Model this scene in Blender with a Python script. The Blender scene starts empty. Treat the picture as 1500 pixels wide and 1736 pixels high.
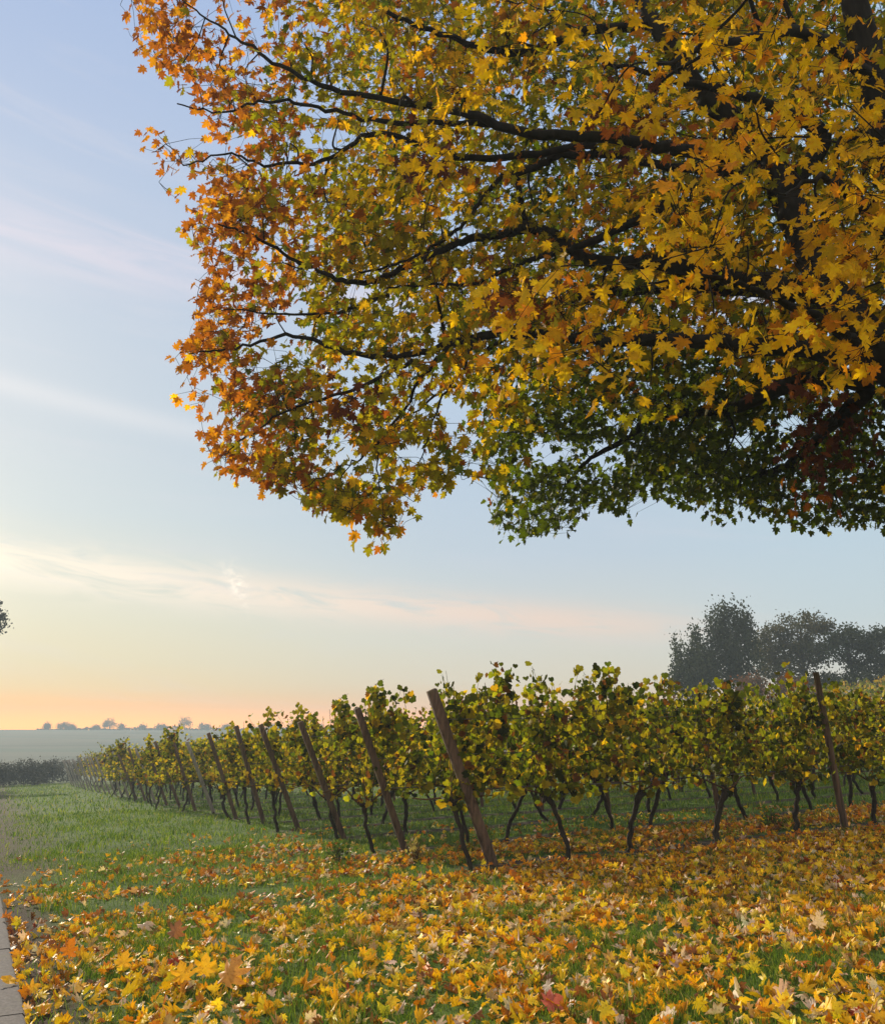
import bpy, math, random
import numpy as np
from mathutils import Vector

rng = np.random.default_rng(7)
random.seed(7)
S = bpy.context.scene
C = S.collection

# ------------------------------------------------------------------ camera
EYE = np.array([0.0, 0.0, 1.5])
PITCH = math.radians(13.86)
cam_data = bpy.data.cameras.new("camera")
cam = bpy.data.objects.new("camera", cam_data)
C.objects.link(cam)
cam.location = EYE
cam.rotation_euler = (math.radians(90) + PITCH, 0, 0)
cam_data.sensor_fit = 'HORIZONTAL'
cam_data.sensor_width = 36
cam_data.lens = 36.0
cam_data.clip_start = 0.05
cam_data.clip_end = 3000
S.camera = cam

# ------------------------------------------------------------------ render settings
S.view_settings.view_transform = 'Standard'
S.view_settings.look = 'None'
S.view_settings.exposure = 0.15
S.view_settings.gamma = 1.0
S.cycles.max_bounces = 8
S.cycles.diffuse_bounces = 4
S.cycles.transmission_bounces = 6
S.cycles.transparent_max_bounces = 8
S.cycles.use_denoising = True

SUN_AZ = math.radians(-34)      # left of the view direction
SUN_EL = math.radians(23)


def lin(r, g, b):
    f = lambda c: (c / 255 / 12.92) if c / 255 <= 0.04045 else ((c / 255 + 0.055) / 1.055) ** 2.4
    return (f(r), f(g), f(b), 1)


# ------------------------------------------------------------------ world
W = bpy.data.worlds.new("World")
S.world = W
W.use_nodes = True
nt = W.node_tree
nt.nodes.clear()


def N(tree, t, **kw):
    n = tree.nodes.new(t)
    for k, v in kw.items():
        setattr(n, k, v)
    return n


class G:
    """small helper to write node maths"""
    def __init__(s, tree):
        s.t = tree

    def put(s, sock, v):
        if hasattr(v, 'links') or isinstance(v, bpy.types.NodeSocket):
            s.t.links.new(v, sock)
        else:
            sock.default_value = v

    def m(s, op, a, b=0.0, c=None, clamp=False):
        n = N(s.t, 'ShaderNodeMath', operation=op, use_clamp=clamp)
        s.put(n.inputs[0], a)
        s.put(n.inputs[1], b)
        if c is not None:
            s.put(n.inputs[2], c)
        return n.outputs[0]

    def step(s, v, a, b):
        n = N(s.t, 'ShaderNodeMapRange', interpolation_type='SMOOTHSTEP')
        s.put(n.inputs['Value'], v)
        n.inputs['From Min'].default_value = a
        n.inputs['From Max'].default_value = b
        return n.outputs[0]

    def gauss(s, v, c, w):
        d = s.m('DIVIDE', s.m('SUBTRACT', v, c), w)
        return s.m('EXPONENT', s.m('MULTIPLY', s.m('MULTIPLY', d, d), -1.0))

    def mix(s, f, a, b, mode='MIX'):
        n = N(s.t, 'ShaderNodeMix', data_type='RGBA', blend_type=mode)
        s.put(n.inputs[0], f)
        s.put(n.inputs[6], a)
        s.put(n.inputs[7], b)
        return n.outputs[2]

    def ramp(s, v, stops):
        n = N(s.t, 'ShaderNodeValToRGB')
        s.put(n.inputs[0], v)
        e = n.color_ramp.elements
        e[0].position = stops[0][0]
        e[0].color = stops[0][1]
        e[1].position = stops[-1][0]
        e[1].color = stops[-1][1]
        for p, col in stops[1:-1]:
            x = e.new(p)
            x.color = col
        return n.outputs[0]

    def noise(s, vec, scale, detail=4, rough=0.55, dist=0.0):
        n = N(s.t, 'ShaderNodeTexNoise')
        if vec is not None:
            s.put(n.inputs['Vector'], vec)
        n.inputs['Scale'].default_value = scale
        n.inputs['Detail'].default_value = detail
        n.inputs['Roughness'].default_value = rough
        n.inputs['Distortion'].default_value = dist
        return n.outputs[0]

    def comb(s, x, y, z):
        n = N(s.t, 'ShaderNodeCombineXYZ')
        s.put(n.inputs[0], x)
        s.put(n.inputs[1], y)
        s.put(n.inputs[2], z)
        return n.outputs[0]


g = G(nt)
tc = N(nt, 'ShaderNodeTexCoord')
sep = N(nt, 'ShaderNodeSeparateXYZ')
nt.links.new(tc.outputs['Generated'], sep.inputs[0])
X, Y, Z = sep.outputs
DEG = 180 / math.pi
elev = g.m('MULTIPLY', g.m('ARCSINE', Z), DEG)                       # degrees
azim = g.m('MULTIPLY', g.m('ARCTAN2', X, Y), DEG)                    # degrees, + to the right
e01 = g.m('DIVIDE', elev, 60.0, clamp=True)
R = lambda d, *c: (d / 60.0, lin(*c))
ramp_sun = g.ramp(e01, [R(0, 255, 170, 60), R(0.6, 255, 178, 66), R(1.5, 255, 190, 90), R(2.4, 246, 212, 152),
                        R(4, 230, 216, 178), R(6.5, 224, 220, 194), R(9.5, 216, 220, 208), R(13, 202, 214, 217),
                        R(18, 194, 207, 217), R(25, 187, 202, 219), R(35, 178, 196, 224), R(46, 164, 187, 226),
                        R(60, 140, 170, 220)])
ramp_far = g.ramp(e01, [R(0, 244, 176, 130), R(0.9, 242, 180, 134), R(1.7, 232, 198, 160), R(3, 224, 212, 190),
                        R(5.5, 214, 214, 204), R(8, 206, 212, 212), R(11, 194, 208, 220), R(16, 188, 206, 224),
                        R(25, 186, 206, 230), R(40, 170, 194, 230), R(60, 140, 170, 220)])
away = g.step(azim, -27.0, 8.0)
base = g.mix(away, ramp_sun, ramp_far)
# pale blue far right
right = g.step(azim, 8.0, 26.0)
base = g.mix(g.m('MULTIPLY', g.m('MULTIPLY', right, g.step(elev, 1.0, 6.0)), 0.55), base, lin(192, 216, 228))
# thin streaked cloud: noise in (azimuth, elevation) stretched along the azimuth
tilt = g.m('ADD', elev, g.m('MULTIPLY', azim, 0.10))
st = g.noise(g.comb(g.m('MULTIPLY', azim, 0.05), g.m('MULTIPLY', tilt, 0.42), 0.0), 1.0, 6, 0.62, 0.6)
st2 = g.noise(g.comb(g.m('MULTIPLY', azim, 0.16), g.m('MULTIPLY', tilt, 0.9), 3.0), 1.0, 5, 0.6, 1.0)
band = g.m('ADD', elev, g.m('MULTIPLY', g.m('ADD', azim, 27.0), 0.082))   # long band that sinks to the right
soft_w = g.m('ADD', 1.0, g.m('MULTIPLY', away, -0.2))
bandm = g.m('MULTIPLY', g.gauss(band, 9.6, g.m('MULTIPLY', soft_w, 1.35)), g.step(st2, 0.25, 0.56))
bandm = g.m('MULTIPLY', bandm, g.m('SUBTRACT', 1.0, g.m('MULTIPLY', g.step(azim, 5.0, 24.0), 0.9)))
col = g.mix(g.m('MULTIPLY', bandm, 1.0), base, g.mix(away, lin(255, 243, 222), lin(240, 216, 200)))
b2 = g.m('MULTIPLY', g.gauss(g.m('ADD', elev, g.m('MULTIPLY', g.m('ADD', azim, 25.0), 0.04)), 28.3, 1.7), g.step(st, 0.33, 0.6))
col = g.mix(g.m('MULTIPLY', b2, 0.6), col, lin(230, 220, 230))
b3 = g.m('MULTIPLY', g.gauss(g.m('ADD', elev, g.m('MULTIPLY', g.m('ADD', azim, 25.0), 0.12)), 19.4, 0.7), g.step(azim, -4.0, -22.0))
col = g.mix(g.m('MULTIPLY', b3, 0.5), col, lin(224, 226, 230))
col = g.mix(g.m('MULTIPLY', g.step(st, 0.5, 0.8), 0.3), col, lin(220, 218, 226))
# small bright wisp (a broken condensation trail)
wa = g.m('SUBTRACT', azim, g.m('ADD', -13.4, g.m('MULTIPLY', g.m('SUBTRACT', elev, 9.4), -0.42)))
wis = g.m('MULTIPLY', g.gauss(wa, 0.0, g.m('MAXIMUM', g.m('MULTIPLY', g.m('SUBTRACT', elev, 6.3), 0.19), 0.08)), g.gauss(elev, 8.7, 1.15))
wn = g.step(g.noise(g.comb(g.m('MULTIPLY', azim, 1.6), g.m('MULTIPLY', elev, 2.2), 1.0), 1.0, 3), 0.40, 0.66)
col = g.mix(g.m('MULTIPLY', g.m('MULTIPLY', wis, wn), 1.0, clamp=True), col, (1.2, 1.06, 0.88, 1))
# glow of the low sun outside the left edge
ga = g.m('MULTIPLY', g.m('ADD', azim, 34.0), 0.20)
ge = g.m('MULTIPLY', g.m('SUBTRACT', elev, 8.0), 0.19)
gl = g.m('EXPONENT', g.m('MULTIPLY', g.m('ADD', g.m('MULTIPLY', ga, ga), g.m('MULTIPLY', ge, ge)), -1.0))
col = g.mix(g.m('MULTIPLY', gl, 0.85), col, (1.25, 1.12, 0.82, 1))
# dawn colour low on the horizon, strongest towards the sun
lowg = g.m('EXPONENT', g.m('MULTIPLY', g.m('POWER', g.m('DIVIDE', g.m('MAXIMUM', elev, 0.0), 1.35), 2.0), -1.0))
sunw = g.m('EXPONENT', g.m('MULTIPLY', g.m('POWER', g.m('DIVIDE', g.m('ADD', azim, 30.0), 24.0), 2.0), -1.0))
addc = g.mix(sunw, (0.85, 0.22, 0.04, 1), (2.1, 0.62, 0.0, 1))
lowg = g.m('MULTIPLY', lowg, g.step(g.m('ABSOLUTE', azim), 75.0, 40.0))
col = g.mix(lowg, col, addc, 'ADD')
# bright unseen sky over and behind the viewer, added as front fill light
sky_fill = g.m('MAXIMUM', g.step(g.m('ABSOLUTE', azim), 50.0, 95.0), g.step(elev, 52.0, 75.0))
col = g.mix(g.m('MULTIPLY', sky_fill, g.step(elev, 0.0, 8.0)), col, (1.0, 0.97, 0.93, 1))
# below the horizon: hazy ground colour
col = g.mix(g.step(elev, 0.0, -2.0), col, lin(120, 128, 118))
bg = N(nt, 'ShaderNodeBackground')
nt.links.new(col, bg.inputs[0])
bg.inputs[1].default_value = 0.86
sky = N(nt, 'ShaderNodeTexSky', sky_type='NISHITA')
sky.sun_disc = False
sky.sun_elevation = SUN_EL
sky.sun_rotation = SUN_AZ
bg2 = N(nt, 'ShaderNodeBackground')
nt.links.new(sky.outputs[0], bg2.inputs[0])
bg2.inputs[1].default_value = 0.008
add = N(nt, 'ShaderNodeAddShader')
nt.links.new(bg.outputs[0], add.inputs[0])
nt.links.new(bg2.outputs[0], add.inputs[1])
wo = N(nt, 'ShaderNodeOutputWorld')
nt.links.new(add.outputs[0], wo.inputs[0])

# ------------------------------------------------------------------ sun
sd = bpy.data.lights.new("sun", 'SUN')
sd.energy = 4.9
sd.angle = math.radians(0.6)
sd.color = (1.0, 0.88, 0.70)
sun = bpy.data.objects.new("sun", sd)
C.objects.link(sun)
sdir = Vector((math.sin(SUN_AZ) * math.cos(SUN_EL), math.cos(SUN_AZ) * math.cos(SUN_EL), math.sin(SUN_EL)))
sun.rotation_euler = sdir.to_track_quat('Z', 'Y').to_euler()
sun.location = (-20, 30, 25)


# ------------------------------------------------------------------ tagging
def tag(o, label=None, cat=None, group=None, kind=None):
    if label:
        o['label'] = label
    if cat:
        o['category'] = cat
    if group:
        o['group'] = group
    if kind:
        o['kind'] = kind
    return o


def empty(name, loc, rz=0.0):
    o = bpy.data.objects.new(name, None)
    C.objects.link(o)
    o.empty_display_size = 0.2
    o.location = loc
    o.rotation_euler = (0, 0, rz)
    return o


def copy_tree(o, parent=None):
    c = o.copy()
    C.objects.link(c)
    c.parent = parent
    for ch in list(o.children):
        copy_tree(ch, c)
    return c


def ordinal(n):
    words = {1: 'first', 2: 'second', 3: 'third', 4: 'fourth', 5: 'fifth', 6: 'sixth', 7: 'seventh', 8: 'eighth',
             9: 'ninth', 10: 'tenth', 11: 'eleventh', 12: 'twelfth'}
    if n in words:
        return words[n]
    suf = 'th' if 10 <= n % 100 <= 20 else {1: 'st', 2: 'nd', 3: 'rd'}.get(n % 10, 'th')
    return f"{n}{suf}"


# ------------------------------------------------------------------ meshes from numpy
def link_mesh(name, V, F, mat, parent=None, col=None, smooth=False, mats=None):
    """V (n,3); F list of (m,k) index arrays"""
    me = bpy.data.meshes.new(name)
    V = np.asarray(V, dtype=np.float32)
    Fs = F if isinstance(F, list) else [F]
    Fs = [np.asarray(f, dtype=np.int32) for f in Fs if len(f)]
    me.vertices.add(len(V))
    me.vertices.foreach_set('co', V.ravel())
    nl = sum(f.size for f in Fs)
    npoly = sum(len(f) for f in Fs)
    me.loops.add(nl)
    me.polygons.add(npoly)
    me.loops.foreach_set('vertex_index', np.concatenate([f.ravel() for f in Fs]))
    tot = np.concatenate([np.full(len(f), f.shape[1], dtype=np.int32) for f in Fs])
    start = np.concatenate([[0], np.cumsum(tot)[:-1]]).astype(np.int32)
    me.polygons.foreach_set('loop_start', start)
    me.polygons.foreach_set('loop_total', tot)
    if smooth:
        me.polygons.foreach_set('use_smooth', np.ones(npoly, dtype=bool))
    me.update(calc_edges=True)
    if col is not None:
        a = me.color_attributes.new(name='Col', type='FLOAT_COLOR', domain='POINT')
        c4 = np.ones((len(V), 4), dtype=np.float32)
        c4[:, :3] = col
        a.data.foreach_set('color', c4.ravel())
    me.materials.append(mat)
    o = bpy.data.objects.new(name, me)
    C.objects.link(o)
    if parent is not None:
        o.parent = parent
    return o


def norm(v):
    return v / np.maximum(np.linalg.norm(v, axis=-1, keepdims=True), 1e-9)


def catmull(P, n=6):
    P = np.asarray(P, float)
    Q = np.vstack([2 * P[0] - P[1], P, 2 * P[-1] - P[-2]])
    out = []
    for i in range(1, len(Q) - 2):
        p0, p1, p2, p3 = Q[i - 1], Q[i], Q[i + 1], Q[i + 2]
        for k in range(n):
            t = k / n
            out.append(0.5 * ((2 * p1) + (-p0 + p2) * t + (2 * p0 - 5 * p1 + 4 * p2 - p3) * t * t + (-p0 + 3 * p1 - 3 * p2 + p3) * t ** 3))
    out.append(P[-1])
    return np.array(out)


class Tubes:
    def __init__(s):
        s.V, s.F, s.n = [], [], 0

    def add(s, P, r, sides=6, rough=0.0, cap=True):
        P = np.asarray(P, float)
        r = np.broadcast_to(np.asarray(r, float), (len(P),))
        T = np.gradient(P, axis=0)
        T = norm(T)
        ref = np.array([0, 0, 1.0]) if abs(T[:, 2]).mean() < 0.8 else np.array([1.0, 0, 0])
        A = norm(np.cross(T, ref))
        B = np.cross(T, A)
        ang = np.linspace(0, 2 * np.pi, sides, endpoint=False)
        rr = r[:, None] * (1 + (rng.normal(0, rough, (len(P), sides)) if rough else 0))
        ring = P[:, None, :] + rr[..., None] * (np.cos(ang)[None, :, None] * A[:, None, :] + np.sin(ang)[None, :, None] * B[:, None, :])
        V = ring.reshape(-1, 3)
        i = np.arange(len(P) - 1)[:, None] * sides
        j = np.arange(sides)[None, :]
        k = (j + 1) % sides
        F = np.stack([i + j, i + k, i + k + sides, i + j + sides], -1).reshape(-1, 4) + s.n
        s.V.append(V)
        s.F.append(F)
        s.n += len(V)
        if cap:
            for end, off in ((0, 0), (len(P) - 1, (len(P) - 1) * sides)):
                s.V.append(P[end][None])
                ci = s.n
                s.n += 1
                base_i = ci - len(V) + off if end == 0 else ci - len(V) - 1 + off
                jj = np.arange(sides)
                kk = (jj + 1) % sides
                tri = np.stack([base_i + kk, base_i + jj, np.full(sides, ci), np.full(sides, ci)], -1)
                s.F3 = getattr(s, 'F3', []) + [tri[:, :3]]

    def build(s, name, mat, parent=None, col=None, smooth=True):
        V = np.vstack(s.V)
        F = [np.vstack(s.F)]
        if hasattr(s, 'F3'):
            F.append(np.vstack(s.F3))
        c = None if col is None else np.tile(np.asarray(col), (len(V), 1))
        return link_mesh(name, V, F, mat, parent, c, smooth)


# ------------------------------------------------------------------ materials
def new_mat(name):
    m = bpy.data.materials.new(name)
    m.use_nodes = True
    t = m.node_tree
    t.nodes.clear()
    out = N(t, 'ShaderNodeOutputMaterial')
    return m, t, out, G(t)


def leaf_material(name, trans=0.42, rough=0.55, tint=(1, 1, 1), tboost=1.0, spec=0.35):
    m, t, out, g = new_mat(name)
    at = N(t, 'ShaderNodeAttribute', attribute_name='Col')
    tc = N(t, 'ShaderNodeTexCoord')
    no = g.noise(tc.outputs['Object'], 22.0, 3, 0.6)
    c = g.mix(1.0, at.outputs['Color'], g.ramp(no, [(0.25, (0.82, 0.80, 0.76, 1)), (0.75, (1.22, 1.20, 1.12, 1))]), 'MULTIPLY')
    sp = g.noise(tc.outputs['Object'], 95.0, 2, 0.5)          # decay spots
    c = g.mix(g.m('MULTIPLY', g.step(sp, 0.60, 0.68), 0.6), c, g.mix(1.0, c, (0.45, 0.28, 0.22, 1), 'MULTIPLY'))
    p = N(t, 'ShaderNodeBsdfPrincipled')
    g.put(p.inputs['Base Color'], c)
    p.inputs['Roughness'].default_value = rough
    p.inputs['Specular IOR Level'].default_value = spec
    tr = N(t, 'ShaderNodeBsdfTranslucent')
    g.put(tr.inputs['Color'], g.mix(1.0, c, (tboost * tint[0], tboost * tint[1], tboost * tint[2], 1), 'MULTIPLY'))
    mx = N(t, 'ShaderNodeMixShader')
    mx.inputs[0].default_value = trans
    t.links.new(p.outputs[0], mx.inputs[1])
    t.links.new(tr.outputs[0], mx.inputs[2])
    t.links.new(mx.outputs[0], out.inputs[0])
    return m


def bark_material(name, dark, light, scale=18.0, stretch=(1, 1, 0.25), rough=0.9, bump=0.4):
    m, t, out, g = new_mat(name)
    tc = N(t, 'ShaderNodeTexCoord')
    mp = N(t, 'ShaderNodeMapping')
    mp.inputs['Scale'].default_value = stretch
    t.links.new(tc.outputs['Object'], mp.inputs[0])
    n1 = g.noise(mp.outputs[0], scale, 6, 0.65, 0.4)
    n2 = g.noise(tc.outputs['Object'], scale * 0.15, 3)
    c = g.ramp(n1, [(0.3, dark), (0.7, light)])
    c = g.mix(g.m('MULTIPLY', g.step(n2, 0.5, 0.7), 0.4), c, (light[0] * 0.8, light[1] * 1.0, light[2] * 0.7, 1))
    p = N(t, 'ShaderNodeBsdfPrincipled')
    g.put(p.inputs['Base Color'], c)
    p.inputs['Roughness'].default_value = rough
    p.inputs['Specular IOR Level'].default_value = 0.2
    b = N(t, 'ShaderNodeBump')
    b.inputs['Strength'].default_value = bump
    b.inputs['Distance'].default_value = 0.02
    g.put(b.inputs['Height'], n1)
    t.links.new(b.outputs[0], p.inputs['Normal'])
    t.links.new(p.outputs[0], out.inputs[0])
    return m


M_leaf = leaf_material('maple_leaf', 0.50, 0.55, (1.0, 1.05, 0.4), 1.2, 0.12)
M_litter = leaf_material('fallen_leaf', 0.30, 0.5, (1.0, 1.0, 0.5), 1.1, 0.25)
M_vine = leaf_material('vine_leaf', 0.50, 0.55, (1.0, 1.12, 0.4), 1.25, 0.12)
M_far = leaf_material('far_foliage', 0.30, 0.7, (1, 1, 0.8), 1.0, 0.15)
M_grass = leaf_material('grass_blade', 0.40, 0.7, (1.0, 1.1, 0.4), 1.15, 0.05)
M_bark = bark_material('maple_bark', (0.007, 0.006, 0.005, 1), (0.028, 0.023, 0.018, 1), 14)
M_vbark = bark_material('vine_bark', (0.012, 0.009, 0.007, 1), (0.05, 0.036, 0.026, 1), 60)
M_cane = bark_material('vine_cane', (0.05, 0.025, 0.012, 1), (0.14, 0.075, 0.035, 1), 30)
M_post = bark_material('weathered_post', (0.035, 0.024, 0.018, 1), (0.20, 0.125, 0.085, 1), 26, (1, 1, 0.06), 0.85, 0.6)
M_paleposts = bark_material('pale_weathered_post', (0.14, 0.12, 0.10, 1), (0.34, 0.30, 0.26, 1), 26, (1, 1, 0.06), 0.85, 0.6)
M_fbark = bark_material('far_bark', (0.03, 0.025, 0.02, 1), (0.07, 0.06, 0.05, 1), 3)


def wire_material():
    m, t, out, g = new_mat('dull_wire')
    p = N(t, 'ShaderNodeBsdfPrincipled')
    tc = N(t, 'ShaderNodeTexCoord')
    g.put(p.inputs['Base Color'], g.ramp(g.noise(tc.outputs['Object'], 8.0), [(0.3, (0.05, 0.04, 0.035, 1)), (0.7, (0.16, 0.15, 0.14, 1))]))
    p.inputs['Metallic'].default_value = 0.6
    p.inputs['Roughness'].default_value = 0.55
    t.links.new(p.outputs[0], out.inputs[0])
    return m


M_wire = wire_material()

# ------------------------------------------------------------------ terrain
P0 = np.array([0.554, 10.28])                 # foot of the nearest end post
D = np.array([-1.047, 2.180])                 # from one row to the next
RD = np.array([0.900, 0.436])
RD = RD / np.linalg.norm(RD)                  # direction of a row


def sm(t):
    t = np.clip(t, 0, 1)
    return t * t * (3 - 2 * t)


def zg(x, y):
    x = np.asarray(x, float)
    y = np.asarray(y, float)
    r = np.hypot(x, y)
    xe = 42 * np.tanh(x / 42)
    ye = np.where(y > 80, 80 + 30 * np.tanh((y - 80) / 30), np.where(y < -20, -20, y))
    z = 0.289 + 0.0439 * xe - 0.0252 * ye
    z = z + 3.3 * sm((x - 4) / 26) * sm((y - 24) / 38)
    t = sm((r - 90) / 350)
    z = z * (1 - t) + 1.62 * t
    z = z + 0.5 * t * np.sin(x / 60.0) * 0.4
    z = z + 0.018 * np.sin(x * 1.7 + 0.6 * y) * np.sin(y * 1.3) * (r < 60)
    return z


def pixel_to_ground(u, v):
    """where the view ray through a pixel of the photograph meets the terrain"""
    s, c = math.sin(PITCH), math.cos(PITCH)
    a, b = (u - 750) / 1500.0, -(v - 868) / 1500.0
    d = np.array([a, c - s * b, s + c * b])
    lo = 0.5
    for i in range(4000):
        p = EYE + d * lo
        if p[2] <= zg(p[0], p[1]):
            break
        lo += 0.02 if lo < 40 else 0.3
    return EYE + d * lo


def at(u, v, depth):
    s, c = math.sin(PITCH), math.cos(PITCH)
    a, b = (u - 750) / 1500.0, -(v - 868) / 1500.0
    d = np.array([a, c - s * b, s + c * b])
    return EYE + d * (depth / d[1])


def project(P):
    P = np.asarray(P) - EYE
    s, c = math.sin(PITCH), math.cos(PITCH)
    Yc = c * P[..., 1] + s * P[..., 2]
    Zc = -s * P[..., 1] + c * P[..., 2]
    Yc = np.where(Yc < 0.1, 0.1, Yc)
    return 750 + 1500 * P[..., 0] / Yc, 868 - 1500 * Zc / Yc


# kerb line on the ground (right edge), and the frame along it
KA = pixel_to_ground(41, 1736)[:2]
KB = pixel_to_ground(6, 1556)[:2]
KD = norm(KB - KA)
KN = np.array([KD[1], -KD[0]])                # points to the right of the kerb


def build_ground():
    m, t, out, g = new_mat('ground')
    geo = N(t, 'ShaderNodeNewGeometry')
    sp = N(t, 'ShaderNodeSeparateXYZ')
    t.links.new(geo.outputs['Position'], sp.inputs[0])
    x, y = sp.outputs[0], sp.outputs[1]
    pos = geo.outputs['Position']
    n1 = g.noise(pos, 0.55, 5, 0.6)
    n2 = g.noise(pos, 9.0, 6, 0.7)
    n3 = g.noise(pos, 60.0, 4, 0.7)
    grass = g.ramp(n1, [(0.3, (0.05, 0.085, 0.014, 1)), (0.5, (0.08, 0.13, 0.020, 1)), (0.72, (0.12, 0.17, 0.030, 1))])
    grass = g.mix(g.m('MULTIPLY', g.step(n2, 0.35, 0.7), 0.55), grass, (0.022, 0.036, 0.010, 1))
    soil = g.ramp(n3, [(0.3, (0.024, 0.017, 0.012, 1)), (0.7, (0.085, 0.062, 0.045, 1))])
    dirt = g.ramp(n3, [(0.3, (0.034, 0.022, 0.014, 1)), (0.7, (0.085, 0.058, 0.037, 1))])
    # distance along the rows' normal (in row units) and along the row
    nx, ny = -RD[1], RD[0]
    dn = D[0] * nx + D[1] * ny
    q = g.m('DIVIDE', g.m('ADD', g.m('MULTIPLY', g.m('SUBTRACT', x, float(P0[0])), float(nx)), g.m('MULTIPLY', g.m('SUBTRACT', y, float(P0[1])), float(ny))), float(dn))
    sl = g.m('ADD', g.m('MULTIPLY', g.m('SUBTRACT', x, float(P0[0])), float(RD[0])), g.m('MULTIPLY', g.m('SUBTRACT', y, float(P0[1])), float(RD[1])))
    fr = g.m('ABSOLUTE', g.m('SUBTRACT', g.m('FRACT', g.m('ADD', q, 0.5)), 0.5))
    wob = g.m('MULTIPLY', g.m('SUBTRACT', n2, 0.5), 0.16)
    strip = g.step(g.m('ADD', fr, wob), 0.16, 0.07)
    strip = g.m('MULTIPLY', strip, g.step(q, -0.4, -0.1))
    strip = g.m('MULTIPLY', strip, g.step(g.m('ADD', sl, g.m('MULTIPLY', wob, 6.0)), -0.7, 0.1))
    c = g.mix(strip, grass, soil)
    # trodden track parallel to the line of end posts
    off = g.m('ADD', sl, g.m('MULTIPLY', q, 0.0))
    tr = g.m('MULTIPLY', g.gauss(off, -4.9, 1.0), g.step(y, 10.0, 12.5))
    tr = g.m('MULTIPLY', tr, g.step(n2, 0.25, 0.45))
    c = g.mix(g.m('MULTIPLY', tr, 0.9), c, dirt)
    # bare strip beside the kerb
    ka = g.m('ADD', g.m('MULTIPLY', g.m('SUBTRACT', x, float(KA[0])), float(KN[0])), g.m('MULTIPLY', g.m('SUBTRACT', y, float(KA[1])), float(KN[1])))
    bare = g.step(g.m('ADD', g.m('ABSOLUTE', ka), g.m('MULTIPLY', wob, 2.5)), 0.55, 0.12)
    bare = g.m('MULTIPLY', bare, g.step(y, 13.0, 8.0))
    c = g.mix(bare, c, g.mix(0.5, soil, dirt))
    # far fields: paler, greener-grey stripes of crops and stubble
    rr = g.m('SQRT', g.m('ADD', g.m('MULTIPLY', x, x), g.m('MULTIPLY', y, y)))
    far = g.step(rr, 75.0, 130.0)
    fv = g.noise(g.comb(g.m('MULTIPLY', x, 0.008), g.m('MULTIPLY', y, 0.035), 0.0), 1.0, 3)
    fc = g.ramp(fv, [(0.38, (0.035, 0.055, 0.040, 1)), (0.5, (0.085, 0.090, 0.065, 1)), (0.62, (0.045, 0.075, 0.052, 1))])
    c = g.mix(far, c, fc)
    p = N(t, 'ShaderNodeBsdfPrincipled')
    g.put(p.inputs['Base Color'], c)
    p.inputs['Roughness'].default_value = 0.95
    p.inputs['Specular IOR Level'].default_value = 0.1
    b = N(t, 'ShaderNodeBump')
    b.inputs['Strength'].default_value = 0.8
    b.inputs['Distance'].default_value = 0.03
    g.put(b.inputs['Height'], g.m('ADD', n2, g.m('MULTIPLY', n3, 0.5)))
    t.links.new(b.outputs[0], p.inputs['Normal'])
    t.links.new(p.outputs[0], out.inputs[0])
    rs = np.concatenate([np.linspace(0.4, 30, 110), np.linspace(30.6, 90, 70), np.geomspace(92, 500, 60)])
    na = 220
    th = np.linspace(0, 2 * np.pi, na, endpoint=False)
    RR, TT = np.meshgrid(rs, th, indexing='ij')
    xx, yy = RR * np.sin(TT), RR * np.cos(TT)
    V = np.stack([xx, yy, zg(xx, yy)], -1).reshape(-1, 3)
    V = np.vstack([V, [[0, 0, float(zg(0, 0))]]])
    i = np.arange(len(rs) - 1)[:, None] * na
    j = np.arange(na)[None, :]
    k = (j + 1) % na
    F = np.stack([i + j, i + j + na, i + k + na, i + k], -1).reshape(-1, 4)[:, ::-1]
    jj = np.arange(na)
    tri = np.stack([jj, (jj + 1) % na, np.full(na, len(V) - 1)], -1)
    o = link_mesh('ground', V, [F[:, ::-1], tri[:, ::-1]], m, smooth=True)
    o.data.flip_normals()
    me = o.data
    if me.polygons[1000].normal.z < 0:
        me.flip_normals()
    tag(o, kind='structure')
    return o


build_ground()

# ------------------------------------------------------------------ leaf templates
def outline(half):
    half = np.array(half, float)
    left = half[::-1].copy()
    left[:, 0] *= -1
    pts = np.vstack([half, left[1:] if abs(half[-1, 0]) < 1e-6 else left])
    if abs(half[0, 0]) < 1e-6:
        pts = pts[:-1]
    return pts


MAPLE = outline([(0, 0), (0.13, -0.10), (0.36, -0.12), (0.25, 0.02), (0.45, 0.05), (0.63, 0.14), (0.48, 0.24), (0.35, 0.30), (0.53, 0.45),
                 (0.57, 0.68), (0.38, 0.60), (0.21, 0.53), (0.26, 0.74), (0.14, 0.82), (0, 1.0)])
MAPLE_S = outline([(0, 0), (0.33, -0.10), (0.26, 0.04), (0.60, 0.15), (0.38, 0.32), (0.53, 0.63), (0.24, 0.54), (0.22, 0.78), (0, 1.0)])
VINE = outline([(0, 0.04), (0.22, -0.10), (0.44, 0.02), (0.55, 0.25), (0.44, 0.40), (0.50, 0.62), (0.30, 0.68), (0.16, 0.82), (0, 0.95)])
SIMPLE = outline([(0, 0), (0.34, 0.25), (0.36, 0.6), (0, 1.0)])


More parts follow.
